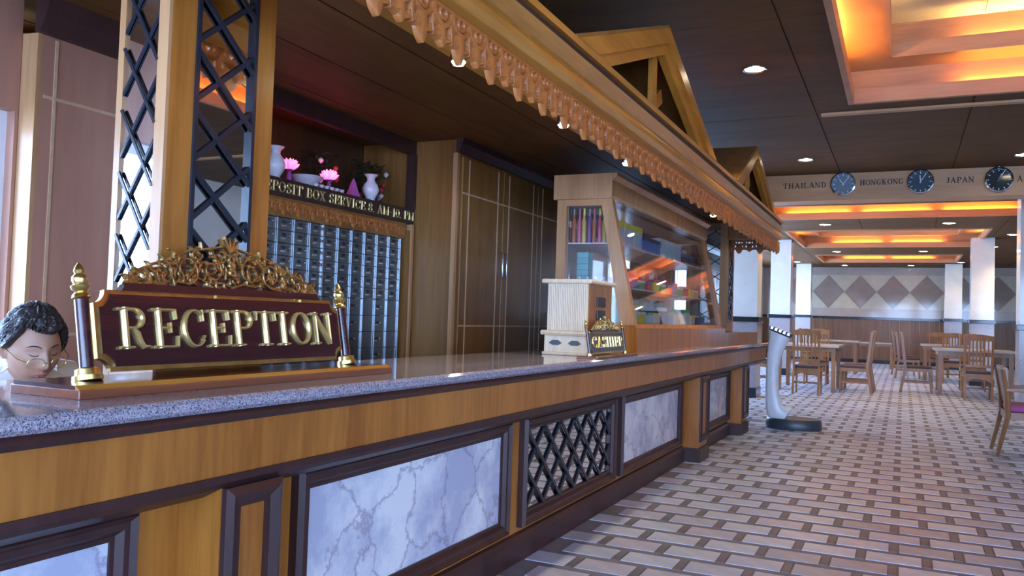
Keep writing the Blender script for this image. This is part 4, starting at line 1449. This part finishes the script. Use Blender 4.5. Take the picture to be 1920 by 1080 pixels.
for _ in range(420):                        # loose locks following the crown
    lon = R.random() * 360
    L2 = lon if lon <= 180 else lon - 360
    la0 = 60 + R.random() * 28 if abs(L2) < 55 else (38 + R.random() * 48 if abs(L2) < 80 else 16 + R.random() * 70)
    p = []
    for q in range(5):
        p.append(HM @ head_point(la0 - q * 5.5, lon + q * (3 if L2 < 0 else 5), 0.014 + 0.015 * max(0, math.sin(math.radians(la0 - q * 5.5))) ** 1.5 + 0.006 * math.sin(q * .9) - 0.0016 * q))
    hr.tube(p, [.0015, .0035, .0035, .003, .0008], 5)
hr.build('hair', HAIR, person, True)


def on_face(x, z, out=0.0015):
    """Point of the face surface at local x, z."""
    best = None
    for la in range(-70, 60, 2):
        for lo in range(-70, 71, 2):
            p = head_point(la, lo)
            d = (p.x - x) ** 2 + (p.z - z) ** 2
            if best is None or d < best[0]:
                best = (d, p)
    return HM @ (Vector((x, best[1].y + out, z)))


for sx in (1, -1):
    MB().tube([on_face(sx * q, z, 0.001) for q, z in ((.013, .031), (.024, .036), (.036, .036), (.047, .030))], [.001, .0022, .002, .0008], 6).build('eyebrow', HAIR, person, True)
    MB().tube([on_face(sx * q, z, 0.001) for q, z in ((.017, .009), (.024, .005), (.032, .0045), (.043, .009))], [.0006, .0016, .0016, .0007], 6).build('lashes', HAIR, person, True)
MB().tube([on_face(q, z, 0.0005) for q, z in ((-.022, -.057), (-.011, -.053), (0, -.0545), (.011, -.053), (.022, -.057))], [.001, .0036, .0038, .0036, .001], 8).build('upper_lip', LIP, person, True)
MB().tube([on_face(q, z, 0.0) for q, z in ((-.020, -.059), (-.010, -.0635), (0, -.065), (.010, -.0635), (.020, -.059))], [.001, .004, .0046, .004, .001], 8).build('lower_lip', LIP, person, True)
gl = MB()
for sx in (1, -1):
    c = Vector((sx * 0.033, 0.112, -0.010))
    gl.tube([HM @ (c + Vector((0.023 * math.cos(a * PI / 12), -abs(0.006 * math.cos(a * PI / 12)) * (1 if sx * math.cos(a * PI / 12) > 0 else -0.3), 0.017 * math.sin(a * PI / 12)))) for a in range(25)], 0.0011, 6)
    gl.tube([HM @ Vector((sx * 0.056, 0.106, -0.006)), HM @ Vector((sx * 0.074, 0.08, -0.001)), HM @ Vector((sx * 0.081, 0.0, 0.010))], 0.0014, 6)
gl.tube([HM @ Vector((-0.010, 0.116, -0.008)), HM @ Vector((0, 0.121, -0.004)), HM @ Vector((0.010, 0.116, -0.008))], 0.0012, 6)
gl.build('eyeglasses', GOLD, person, True)
sh_ = MB()
sh_.add(*ell_loft([(c, rx + .012, ry + .012, a) for c, rx, ry, a in tr_[:-1]] + [((NB.x, NB.y, 0.996), .088, .075, TA)]))
for s_, e_, w_ in arms:
    n_ = (NB - s_).normalized()
    sh_.tube([s_ + n_ * .06, s_ + n_ * .01, s_ - n_ * .012 + Vector((0, 0, -.03)), s_.lerp(e_, .5), s_.lerp(e_, .9)], [.060, .066, .066, .062, .058], 16)
sh_.build('shirt', SHIRT, person, True)
for sx in (1, -1):                           # collar wings
    p0 = NB + Vector((0, 0, 0.035)) + sdir * (.065 * sx) - fdir * .03
    p1 = NB + Vector((0, 0, 0.02)) + sdir * (.02 * sx) + fdir * .075
    p2 = p1 + sdir * (.055 * sx) + Vector((0, 0, -.045))
    p3 = p0 + sdir * (.045 * sx) + Vector((0, 0, -.035))
    q = [p0, p1, p2, p3]
    off_ = Vector((0, 0, .006)) + fdir * .004
    MB().add([tuple(v) for v in q] + [tuple(v + off_) for v in q], [(0, 1, 2, 3), (7, 6, 5, 4), (0, 4, 5, 1), (1, 5, 6, 2), (2, 6, 7, 3), (3, 7, 4, 0)]).build('collar', SHIRT, person)
st = thing('office_stool', (-2.62, 1.69, 0), 'low office stool under the receptionist', 'stool')
MB().lathe([(.02, .34), (.16, .345), (.17, .365), (.15, .378), (.02, .38)], (-2.62, 1.69, 0), 20).build('seat', PADC, st, True)
MB().lathe([(.16, 0), (.16, .03), (.03, .05), (.025, .32)], (-2.62, 1.69, 0), 16).build('pedestal', STEELL, st, True)

# ================================================================== CASH BOX + CASHIER SIGN
cbx = thing('cash_box', (-1.80, 4.6, ZT), 'cream wooden cash box cabinet with ribbed side beside the cashier sign', 'box')
x0, x1, y0, y1 = -1.985, -1.70, 4.66, 5.10
MB().box(x0, x1, y0, y1, ZT, ZT + 0.12).build('drawer_base', CREAM, cbx, bevel=0.004)
MB().prism([(-.012, .12), (.012, .12), (.02, .132), (.012, .146), (-.0, .15), (-.012, .15)], lambda a, b, d: (d, y0 - .0 - (a if a > 0 else 0), ZT + b), x0 - .018, x1 + .018).build('mid_moulding', CREAM, cbx)
MB().box(x0 - .015, x1 + .015, y0 - .015, y1 + .015, ZT + 0.12, ZT + 0.146).build('ledge', CREAM, cbx, bevel=0.008)
MB().box(x0 + .012, x1 - .012, y0 + .012, y1, ZT + 0.146, ZT + 0.435).build('cabinet', CREAM, cbx)
n = 22
for i in range(n):
    a = x0 + .016 + (x1 - x0 - .032) * i / n
    MB().box(a + .001, a + (x1 - x0 - .032) / n - .001, y0 + .006, y0 + .013, ZT + 0.150, ZT + 0.430).build('tambour_slat', CREAM, cbx)
MB().box(x1 - .012, x1 - .006, y0 + .012, y1, ZT + 0.146, ZT + 0.435).build('end_panel', TEAK, cbx)
MB().box(x0 - .022, x1 + .022, y0 - .022, y1 + .01, ZT + 0.435, ZT + 0.462).build('lid', CREAM, cbx, bevel=0.01)
MB().box(x0 - .01, x1 + .01, y0 - .012, y1, ZT, ZT + 0.018).build('foot_moulding', CREAM, cbx, bevel=0.006)
for cx_ in (x0 + .075, x0 + .20):
    MB().prism([(cx_ - .042, ZT + .072), (cx_ - .02, ZT + .060), (cx_ + .02, ZT + .060), (cx_ + .042, ZT + .072), (cx_ + .02, ZT + .090), (cx_ - .02, ZT + .090)], ny_plane(y0), 0.0, 0.004).build('drawer_pull', BLACK, cbx)
for zz in (0.30, 0.22):
    MB().box(x1 - .006, x1 + .004, y0 + .15, y0 + .30, ZT + zz, ZT + zz + 0.06).build('badge', BLACK, cbx, bevel=0.004)

desk_sign('cashier_sign', 'small mahogany sign reading CASHIER in gold letters', 4.44, 5.10, -1.605, ZT, 'CASHIER', 0.52, 0.125, 0.16, post_h=0.30)

# ================================================================== DISPLAY CASE
YC0, YC1 = 5.62, 8.75
case = thing('display_case', (-2.0, 8.0, ZT), 'glass fronted teak display case standing on the counter', 'display case')
XBk, XFb, XFt = -2.32, -1.70, -1.90       # back, front at base, front at top
ZB, ZG, ZR, ZCr = ZT + 0.17, 1.165, 2.07, 2.25
MB().box(XBk, XFb + 0.02, YC0, 10.89, ZT, ZT + .128).box(XBk, XFb + 0.02, YC0, YC1 + .02, ZT + .128, ZB).build('plinth', TEAK, case)
MB().prism([(XBk, ZB), (XFb + .0, ZB), (XFb - .012, ZG + .012), (XBk, ZG + .012)], lambda a, b, d: (a, d, b), YC0 + .01, YC1).build('bottom_rail', TEAK, case)
MB().prism([(XBk, ZR), (XFt, ZR), (XFt + .008, ZR + .02), (XFt + .01, ZCr - .05), (XFt + .045, ZCr - .02), (XFt + .045, ZCr), (XBk - .02, ZCr), (XBk - .02, ZR)], lambda a, b, d: (a, d, b), YC0 - .03, YC1 + .02).build('crown', TEAK_PALE, case)


def sl(z):          # front slant x at height z
    return XFb + (XFt - XFb) * (z - ZB) / (ZR - ZB)


for yy, m in ((YC0, TEAK_PALE), (YC1 - .06, TEAK)):
    MB().prism([(sl(ZG) - .11, ZG), (sl(ZG), ZG), (sl(ZR), ZR), (sl(ZR) - .085, ZR)], lambda a, b, d: (a, d, b), yy, yy + .06).build('slanted_post', m, case)
    MB().box(XBk, XBk + .07, yy, yy + .06, ZG, ZR).build('back_post', m, case)
    MB().box(XBk, sl(ZR) - .05, yy + .002, yy + .058, ZR - .045, ZR).build('top_rail', m, case)
    MB().prism([(XBk + .07, ZG), (sl(ZG) - .1, ZG), (sl(ZR) - .08, ZR - .04), (XBk + .07, ZR - .04)], lambda a, b, d: (a, d, b), yy + .026, yy + .032).build('end_glass', GLASS, case)
MB().add([(sl(ZG) - .03, YC0 + .05, ZG), (sl(ZG) - .03, YC1 - .05, ZG), (sl(ZR) - .03, YC1 - .05, ZR), (sl(ZR) - .03, YC0 + .05, ZR),
          (sl(ZG) - .024, YC0 + .05, ZG), (sl(ZG) - .024, YC1 - .05, ZG), (sl(ZR) - .024, YC1 - .05, ZR), (sl(ZR) - .024, YC0 + .05, ZR)],
         [(0, 1, 2, 3), (7, 6, 5, 4), (0, 4, 5, 1), (1, 5, 6, 2), (2, 6, 7, 3), (3, 7, 4, 0)]).build('front_glass', GLASS, case)
ZSH = (1.44, 1.76)
for z in ZSH:
    MB().box(XBk + .01, sl(z) - .05, YC0 + .07, YC1 - .07, z - .010, z).build('glass_shelf', PORC, case)
for yy in (7.1,):
    MB().box(XBk + .015, XBk + .045, yy - .02, yy + .02, ZG, ZR).build('mullion', WHITE, case)
MB().box(XBk + .0, XBk + .008, YC0 + .06, YC1 - .06, ZG, ZR).build('back_glass', GLASS, case)


# goods in the case: every item a thing of its own
def colmat(name, c, r=0.35):
    return MATS.get(name) or plain(name, c, r, vary=0.05)


def bottle(x, y, z, r, h, mb_, mc_, label, group):
    t = thing('bottle', (x, y, z), label, 'bottle', group)
    MB().lathe([(r * .9, 0), (r, .01), (r, h * .62), (r * .5, h * .74), (r * .42, h * .8)], (x, y, z), 12).build('body', mb_, t, True)
    MB().lathe([(r * .5, h * .8), (r * .5, h), (r * .4, h * 1.0)], (x, y, z), 12).build('cap', mc_, t, True)


def carton(x, y, z, w, d, h, m, m2, label, group):
    t = thing('carton', (x, y, z), label, 'box', group)
    MB().box(x - w / 2, x + w / 2, y - d / 2, y + d / 2, z, z + h * .78).build('carton_body', m, t)
    MB().box(x - w / 2 - .001, x + w / 2 + .001, y - d / 2 - .001, y + d / 2 + .001, z + h * .78, z + h).build('carton_top', m2, t)


AM = [colmat('amber_drink', (0.42, 0.10, 0.03)), colmat('pink_drink', (0.62, 0.10, 0.22)), colmat('gold_drink', (0.62, 0.42, 0.08)), colmat('violet_drink', (0.22, 0.08, 0.25))]
YEL, BLU, LBL, RED, GRN, TEAL_, WHT, NAV = (colmat('yellow_pack', (0.9, 0.75, 0.06)), colmat('blue_pack', (0.08, 0.22, 0.60)), colmat('light_blue_pack', (0.50, 0.72, 0.85)), colmat('red_pack', (0.75, 0.07, 0.12)),
                                            colmat('green_pack', (0.08, 0.45, 0.20)), colmat('teal_pack', (0.12, 0.62, 0.52)), colmat('white_pack', (0.75, 0.76, 0.78)), colmat('navy_pack', (0.03, 0.05, 0.14)))
zt_ = ZSH[1]
for i in range(7):
    bottle(-2.235 + .040 * i, 5.75 + .012 * (i % 2), zt_, .017, .26, AM[i % 4], (CHROME, RED, YEL)[i % 3], 'slim coloured bottle, %s from the left in the near end of the top shelf' % ('first', 'second', 'third', 'fourth', 'fifth', 'sixth', 'seventh')[i], 'slim bottles on the top shelf')
ordn = ('first', 'second', 'third', 'fourth', 'fifth', 'sixth', 'seventh', 'eighth', 'ninth', 'tenth', 'eleventh', 'twelfth')
yy = 6.02
for i in range(6):
    carton(-2.03, yy, zt_, 0.09, .085, .21, LBL if i % 2 else WHT, YEL, 'pale can with yellow top on the top shelf, %s of the row' % ordn[i], 'yellow topped cans')
    yy += 0.125
for i in range(4):
    carton(-2.02, yy, zt_, 0.10, .105, .15, BLU, NAV, 'dark blue carton on the top shelf, %s of four' % ordn[i], 'blue cartons on the top shelf')
    yy += 0.13
for i in range(8):
    carton(-2.03, yy, zt_, 0.09, .075, .19, LBL, WHT, 'light blue carton on the top shelf, %s of its row' % ordn[i], 'light blue cartons')
    yy += 0.10
for i in range(5):
    carton(-2.03, yy, zt_, 0.10, .09, .12, NAV, BLU, 'navy carton at the far end of the top shelf, %s of five' % ordn[i], 'navy cartons')
    yy += 0.10
zm = ZSH[0]
yy = 5.80
for i in range(5):
    bottle(-2.20 + .065 * i, 5.80, zm, .022, .075, (RED, WHT)[i % 2], WHT, 'little red and white pot on the middle shelf, %s from the left' % ordn[i], 'little pots on the middle shelf')
for i in range(12):
    m = (RED, BLU, GRN, RED, YEL, GRN)[i % 6]
    carton(-1.97, 6.05 + i * .215, zm, .12, .15, .085 + .03 * (i % 3 == 1), m, (BLU, RED, WHT)[i % 3], 'colourful snack pack on the middle shelf, %s from the near end' % ordn[i], 'snack packs on the middle shelf')
for i in range(6):
    bottle(-2.12, 6.5 + i * .28, zm, .035, .20, colmat('wine_red', (0.30, 0.02, 0.08)), RED, 'red capped bottle at the back of the middle shelf, %s from the near end' % ordn[i], 'red capped bottles')
zl = ZG + .013
for i in range(4):
    for k in range(2):
        carton(-2.20 + .105 * i, 5.84, zl + k * .115, .09, .10, .112, TEAL_ if (i + k) % 2 else GRN, WHT if k else TEAL_, 'green soap carton, %s from left, %s row, near end of bottom shelf' % (ordn[i], ('lower', 'upper')[k]), 'green soap cartons')
for i in range(12):
    m = (WHT, YEL, LBL, WHT, NAV, BLU)[i % 6]
    carton(-1.93, 6.1 + i * .215, zl, .16, .15, .09 + .05 * (i % 4 == 0), m, (YEL, WHT, GRN)[i % 3], 'assorted packet on the bottom shelf, %s from the near end' % ordn[i], 'assorted packets on the bottom shelf')
blue_stack = thing('tissue_stack', (-2.215, 5.93, zm), 'tall stack of turquoise tissue packs at the near end of the middle shelf', 'packs')
for k in range(6):
    MB().box(-2.26, -2.17, 5.90, 6.0, zm + k * .045, zm + k * .045 + .042).build('tissue_pack', colmat('turquoise_pack', (0.25, 0.62, 0.66)), blue_stack)

# ================================================================== ORNAMENTS in the niche
ZN = 1.956


def lotus(x, y, label):
    t = thing('lotus_lamp', (x, y, ZN), label, 'lamp', 'pink lotus lamps')
    MB().lathe([(.05, 0), (.05, .012), (.018, .03), (.012, .08), (.03, .095), (.012, .10)], (x, y, ZN), 14).build('stem', PURPLE, t, True)
    for r, n_, tilt, ln in ((.016, 5, .35, .07), (.024, 7, .75, .075), (.03, 9, 1.1, .07)):
        for i in range(n_):
            a = 2 * PI * i / n_ + r * 40
            d = Vector((math.cos(a) * math.sin(tilt), math.sin(a) * math.sin(tilt), math.cos(tilt)))
            p = Vector((x, y, ZN + .098))
            MB().tube([p, p + d * ln * .45, p + d * ln * .8, p + d * ln], [.004, .016, .011, .001], 7).build('petal', PINKGLOW, t, True)
    ld = bpy.data.lights.new('lotus_glow', 'POINT')
    ld.energy = 0.3
    ld.color = (1.0, 0.08, 0.22)
    ld.shadow_soft_size = 0.05
    lo = bpy.data.objects.new('lotus_glow', ld)
    link(lo, t)
    lo.location = (0.04, 0, 0.20)


lotus(-3.40, 3.93, 'glowing pink lotus lamp beside the white bowl')
lotus(-3.40, 4.32, 'glowing pink lotus lamp right of the white bowl, before the plants')
bowl = thing('porcelain_bowl', (-3.38, 4.09, ZN), 'wide white porcelain bowl between the two lotus lamps', 'bowl')
MB().lathe([(.04, 0), (.035, .012), (.075, .04), (.105, .075), (.11, .078), (.10, .07), (.06, .03), (.01, .02)], (-3.40, 4.09, ZN), 20).build('bowl_body', PORC, bowl, True)


def vase(x, y, k, label, mat, cat='vase'):
    t = thing('porcelain_vase', (x, y, ZN), label, cat, 'vases in the niche')
    MB().lathe([(.030 * k, 0), (.034 * k, .008 * k), (.028 * k, .02 * k), (.050 * k, .06 * k), (.056 * k, .085 * k), (.046 * k, .115 * k), (.026 * k, .140 * k), (.026 * k, .160 * k), (.046 * k, .182 * k), (.040 * k, .180 * k), (.018 * k, .15 * k)], (x, y, ZN), 20).build('vase_body', mat, t, True)
    return t


vase(-3.34, 4.70, 1.05, 'white porcelain vase at the right of the niche', PORC)
vase(-3.36, 3.76, 1.1, 'tall white vase half hidden by the mirrored pillar', PORC)
sp = thing('glass_perfume_stand', (-3.36, 4.53, ZN), 'purple pyramid ornament left of the white vase', 'ornament')
MB().lathe([(.062, 0), (.055, .02), (.035, .06), (.022, .10), (.008, .13), (.001, .14)], (-3.36, 4.53, ZN), 6).build('pyramid', PURPLE, sp)
rk = thing('cup_rack', (-3.33, 4.22, ZN), 'low row of little cups under the second lotus lamp', 'rack')
MB().box(-3.36, -3.31, 4.08, 4.40, ZN, ZN + .012).build('tray', PURPLE, rk)
for i in range(6):
    MB().lathe([(.012, .012), (.018, .035), (.015, .034), (.010, .016)], (-3.335, 4.11 + .052 * i, ZN), 10).build('cup', PORC, rk, True)


def plant(x, y, label, n_, hgt, spread, seed, red):
    t = thing('artificial_plant', (x, y, ZN), label, 'plant', 'artificial flower arrangements')
    R_ = random.Random(seed)
    MB().lathe([(.04, 0), (.055, .05), (.05, .05), (.01, .045)], (x, y, ZN), 12).build('pot', DARK, t, True)
    lf = MB()
    for i in range(n_):
        a, rr, zz = R_.random() * 2 * PI, spread * R_.random() ** .5, .05 + hgt * R_.random()
        p = Vector((x + rr * math.cos(a) * .6, y + rr * math.sin(a), ZN + zz))
        b_ = R_.random() * 2 * PI
        d = Vector((math.cos(b_), math.sin(b_), R_.uniform(-.4, .5))).normalized()
        s_ = d.cross(Vector((0, 0, 1))).normalized() * .012
        lf.add([p - d * .02, p + s_, p + d * .035, p - s_ + Vector((0, 0, .004))], [(0, 1, 2, 3)])
    tag(lf.build('foliage', LEAF, t), None, None, None, 'stuff')
    for i in range(4):
        MB().tube([(x, y, ZN + .04), (x + R_.uniform(-.03, .03), y + R_.uniform(-.1, .1), ZN + hgt * .8)], .003, 5).build('stem', LEAF, t)
    for i in range(red):
        a, rr, zz = R_.random() * 2 * PI, spread * R_.random() ** .5, .04 + hgt * .8 * R_.random()
        MB().lathe([(.002, -.02), (.016, -.008), (.02, .004), (.012, .016), (.002, .02)], (x + .05 + rr * math.cos(a) * .4, y + rr * math.sin(a), ZN + zz), 10).build('blossom', REDF if i % 3 else PORC, t, True)


plant(-3.56, 4.42, 'dark leafy plant with red blossoms behind the lotus lamp', 260, .26, .16, 5, 7)
plant(-3.50, 4.88, 'dark leafy plant with red and white fruit at the right of the niche', 320, .27, .16, 9, 9)

# ================================================================== CLOCKS
def clock(x, z, label, hm, dial):
    t = thing('wall_clock', (x, YCB, z), label, 'clock', 'round chrome clocks on the beam')
    r = 0.165
    MB().lathe([(r, 0), (r, -.03), (r * .97, -.045), (r * .88, -.05), (r * .84, -.035), (r * .84, -.012)], (x, YCB, z), 36, 'y').build('rim', CHROME, t, True)
    MB().lathe([(r * .85, -.008), (r * .85, -.014), (.001, -.0145)], (x, YCB, z), 36, 'y').build('dial', dial, t)
    fn = lambda u, v, h: (x + u, YCB - .0145 - h, z + v)
    for i in range(12):
        a = 2 * PI * i / 12
        MB().stroke([(r * .66 * math.sin(a), r * .66 * math.cos(a)), (r * .78 * math.sin(a), r * .78 * math.cos(a))], .010, .002, fn, 1).build('hour_mark', WHITE, t)
    for a, ln, w in ((hm[0], .085, .011), (hm[1], .125, .008)):
        a = math.radians(a)
        MB().stroke([(-.02 * math.sin(a), -.02 * math.cos(a)), (ln * math.sin(a), ln * math.cos(a))], w, .003, lambda u, v, h: fn(u, v, h + .003), 1).build('hand', WHITE, t)
    MB().lathe([(.02, .0), (.02, -.03), (.012, -.034)], (x, YCB - .0, z + r + .012), 10, 'y').build('hanger', CHROME, t, True)


DIALL = plain('blue_grey_dial', (0.20, 0.27, 0.34), 0.12)
DIALD = plain('slate_dial', (0.06, 0.085, 0.11), 0.12)
clock(-0.765, 3.15, 'chrome clock between the words THAILAND and HONGKONG', (325, 38), DIALL)
clock(0.18, 3.145, 'chrome clock between the words HONGKONG and JAPAN', (355, 32), DIALD)
clock(1.07, 3.135, 'chrome clock right of the word JAPAN', (25, 30), plain('black_dial', (0.02, 0.025, 0.03), 0.12))

# ================================================================== WEIGHING SCALE
ws = thing('weighing_scale', (-1.14, 10.2, 0), 'white curved standing body scale on a black oval base', 'scale')
bs = MB()
n = 36
pr = [(1.0, 0.0), (1.02, .03), (1.0, .10), (.95, .118), (.80, .112), (.02, .112)]
vs, fs = [], []
for r, z in pr:
    for k in range(n):
        a = 2 * PI * k / n
        vs.append((-1.14 + .31 * r * math.cos(a), 10.2 + .24 * r * math.sin(a), z))
for i in range(len(pr) - 1):
    for k in range(n):
        fs.append((i * n + k, i * n + (k + 1) % n, (i + 1) * n + (k + 1) % n, (i + 1) * n + k))
fs.append(tuple(range(n - 1, -1, -1)))
bs.add(vs, fs).build('base', SCALEB, ws, True)
path = [(-1.24, .10, .34), (-1.32, .15, .25), (-1.365, .24, .19), (-1.385, .38, .155), (-1.39, .54, .14), (-1.388, .70, .145), (-1.375, .84, .165), (-1.35, .96, .20), (-1.325, 1.05, .235), (-1.315, 1.10, .25)]
col_ = MB()
vs, fs = [], []
m = len(path)
nn = 16
for i, (px_, z, w) in enumerate(path):
    tx = path[min(i + 1, m - 1)][0] - path[max(i - 1, 0)][0]
    tz = path[min(i + 1, m - 1)][1] - path[max(i - 1, 0)][1]
    l = math.hypot(tx, tz)
    nx_, nz_ = tz / l, -tx / l
    if i > m - 4:
        nx_, nz_ = 0.93, -0.36
    for k in range(nn):
        a = 2 * PI * k / nn
        u = math.copysign(abs(math.cos(a)) ** .6, math.cos(a)) * w / 2
        v = math.copysign(abs(math.sin(a)) ** .6, math.sin(a)) * .085
        vs.append((px_ + nx_ * u, 10.2 + v, z + nz_ * u))
for i in range(m - 1):
    for k in range(nn):
        fs.append((i * nn + k, i * nn + (k + 1) % nn, (i + 1) * nn + (k + 1) % nn, (i + 1) * nn + k))
fs.append(tuple(range(nn - 1, -1, -1)))
fs.append(tuple((m - 1) * nn + k for k in range(nn)))
col_.add(vs, fs).build('curved_column', SCALEW, ws, True)
T_ = Matrix.Translation((-1.31, 10.2, 1.115)) @ Matrix.Rotation(math.radians(21), 4, 'Y')
hd = MB().box(-.13, .135, -.09, .09, -.012, .035)
hd.v = [tuple(T_ @ Vector(p)) for p in hd.v]
hd.build('display_head', BLACK, ws, bevel=0.01)
for i in range(5):
    k = MB().box(-.115 + i * .05, -.080 + i * .05, -.094, .094, .0, .040)
    k.v = [tuple(T_ @ Vector(p)) for p in k.v]
    k.build('chrome_key', CHROME, ws, bevel=0.004)

# ================================================================== DINING FURNITURE
def make_chair(kind='slat'):
    t = thing('dining_chair', (0, 0, 0), 'x', 'chair')
    W, D, HS, H = .46, .46, .47, 1.13
    b = lambda: MB()
    for sx in (-1, 1):
        b().tube([(sx * (W / 2 - .02), -D / 2, 0), (sx * (W / 2 - .02), -D / 2 + .02, HS), ], [.019, .024], 6).build('leg', CHAIRW, t, local=True)
        b().prism([(D / 2 + .05, 0), (D / 2 + .095, 0), (D / 2 + .02, HS), (D / 2 + .09, H), (D / 2 + .045, H), (D / 2 - .03, HS)], lambda a, z, d: (sx * (W / 2 - .02) + d, a, z), -.018, .018).build('leg', CHAIRW, t, local=True)
        b().bar((sx * (W / 2 - .02), -D / 2 + .01, .20), (sx * (W / 2 - .02), D / 2 + .04, .20), .022, .03).build('stretcher', CHAIRW, t, local=True)
    b().bar((-W / 2 + .02, 0, .20), (W / 2 - .02, 0, .20), .022, .03).build('stretcher', CHAIRW, t, local=True)
    b().box(-W / 2, W / 2, -D / 2 - .01, D / 2, HS - .07, HS - .005).build('seat_rail', CHAIRW, t, local=True)
    b().box(-W / 2 + .01, W / 2 - .01, -D / 2, D / 2 - .005, HS - .005, HS + .04).build('seat', SEATD, t, bevel=.012, local=True)
    yb_ = lambda z: D / 2 - .005 + (z - HS) * .105
    # crest rail, arched
    pts = [(-W / 2, H - .09), (W / 2, H - .09), (W / 2, H - .01)] + [(W / 2 - W * i / 8, H - .01 + .035 * math.sin(PI * i / 8)) for i in range(1, 8)] + [(-W / 2, H - .01)]
    b().prism(pts, lambda a, z, d: (a, yb_(z) + d, z), 0, .035).build('crest_rail', CHAIRW, t, local=True)
    b().bar((-W / 2 + .03, yb_(.60) + .018, .60), (W / 2 - .03, yb_(.60) + .018, .60), .03, .05).build('lower_rail', CHAIRW, t, local=True)
    if kind == 'pad':
        b().prism([(-W / 2 + .05, .63), (W / 2 - .05, .63), (W / 2 - .05, H - .1), (-W / 2 + .05, H - .1)], lambda a, z, d: (a, yb_(z) + d, z), -.01, .04).build('back_pad', PADC, t, local=True)
    else:
        n_ = 6
        for i in range(n_):
            u = -W / 2 + .085 + (W - .17) * i / (n_ - 1)
            b().prism([(u - .012, .61), (u + .012, .61), (u + .012, H - .08), (u - .012, H - .08)], lambda a, z, d: (a, yb_(z) + d, z), .008, .026).build('slat', CHAIRW, t, local=True)
        b().prism([(-W / 2 + .03, HS - .07), (-W / 2 + .03, HS - .16), (-.1, HS - .10), (.1, HS - .10), (W / 2 - .03, HS - .16), (W / 2 - .03, HS - .07)], lambda a, z, d: (a, D / 2 - .02 + d, z), 0, .02).build('apron', CHAIRW, t, local=True)
    return t


used = {}


def place_chair(kind, x, y, face, label):
    """face = direction the sitter looks, degrees from +x. Local chair faces -y."""
    if kind not in used:
        t = used[kind] = make_chair(kind)
    else:
        t = copy_tree(used[kind])
    t.location = (x, y, 0)
    t.rotation_euler = (0, 0, math.radians(face + 90))
    tag(t, label, 'chair', 'wooden dining chairs')


def table(x, y, w, d, h, label):
    t = thing('dining_table', (x, y, 0), label, 'table', 'dining tables')
    MB().box(x - w / 2, x + w / 2, y - d / 2, y + d / 2, h - .045, h).build('table_top', TABLETOP, t, bevel=.008)
    MB().box(x - w / 2 + .06, x + w / 2 - .06, y - d / 2 + .06, y + d / 2 - .06, h - .12, h - .045).build('apron', CHAIRW, t)
    for sx in (-1, 1):
        for sy in (-1, 1):
            cx_, cy_ = x + sx * (w / 2 - .10), y + sy * (d / 2 - .10)
            MB().box(cx_ - .035, cx_ + .035, cy_ - .035, cy_ + .035, 0, h - .12).build('leg', CHAIRW, t)


table(-1.62, 16.95, 1.15, 1.5, .86, 'grey topped dining table behind the body scale')
place_chair('slat', -1.52, 15.55, 90, 'slatted chair with its back to us, just right of the body scale')
place_chair('slat', -0.80, 16.55, 180, 'side-on chair at the right of the left table, nearer one')
place_chair('slat', -0.78, 17.35, 180, 'side-on chair at the right of the left table, farther one')
place_chair('slat', -2.45, 16.5, 0, 'chair left of the left table, half hidden by the body scale')
place_chair('slat', -1.62, 18.3, 270, 'chair facing us from the far side of the left table')
table(1.22, 18.1, 1.35, 1.4, .86, 'grey topped dining table on the right, ringed by chairs')
place_chair('slat', 1.2, 16.75, 90, 'slatted chair with its back to us at the right-hand table')
place_chair('slat', 0.28, 17.75, 0, 'side-on chair at the left of the right-hand table')
place_chair('slat', 1.30, 19.35, 270, 'chair across the right-hand table, nearest of the orange-lit row')
table(1.05, 22.7, 1.3, 1.3, .86, 'second right-hand dining table, farther back')
place_chair('slat', 1.05, 21.55, 90, 'orange-lit chair behind the right table, middle of the row')
place_chair('slat', 0.85, 24.0, 270, 'orange-lit chair farthest back in the right-hand row')
place_chair('pad', 0.15, 22.6, 0, 'dark padded chair beyond the right table, nearer of two')
place_chair('pad', 0.05, 24.2, 0, 'dark padded chair beyond the right table, farther of two')
table(-1.05, 27.6, 1.7, .9, .78, 'low dark table against the far wainscot')
place_chair('slat', -2.2, 23.4, 0, 'chair far back on the left, before the far columns')
table(-1.5, 23.4, 1.0, 1.0, .86, 'far left dining table near the tiled wall')

# armchair at the right edge
ac = thing('armchair', (1.18, 9.6, 0), 'low wooden armchair with purple cushion, cut by the right edge', 'armchair')
for sy in (-1, 1):
    yy = 9.6 + sy * .29
    MB().tube([(0.84, yy, 0), (0.93, yy, .40), (0.92, yy, .60), (0.88, yy, .84)], [.020, .028, .028, .020], 8).build('rear_leg', CHAIRW, ac, True)
    MB().tube([(1.44, yy, 0), (1.45, yy, .40), (1.43, yy, .62)], [.02, .026, .02], 8).build('front_leg', CHAIRW, ac, True)
    MB().prism([(.91, .63), (1.49, .64), (1.51, .655), (1.49, .675), (.91, .665)], lambda a, z, d: (a, d, z), yy - .03, yy + .03).build('armrest', CHAIRW, ac, bevel=.006)
    MB().bar((.90, yy, .24), (1.44, yy, .24), .022, .03).build('stretcher', CHAIRW, ac)
MB().box(.92, 1.46, 9.6 - .28, 9.6 + .28, .36, .43).build('seat_rail', CHAIRW, ac)
MB().box(.94, 1.47, 9.6 - .265, 9.6 + .265, .43, .50).build('cushion', SEATP, ac, bevel=.02)
MB().prism([(.935, .50), (.96, .50), (.93, .86), (.895, .875), (.875, .86)], lambda a, z, d: (a, d, z), 9.6 - .27, 9.6 + .27).build('backrest', CHAIRW, ac, bevel=.006)
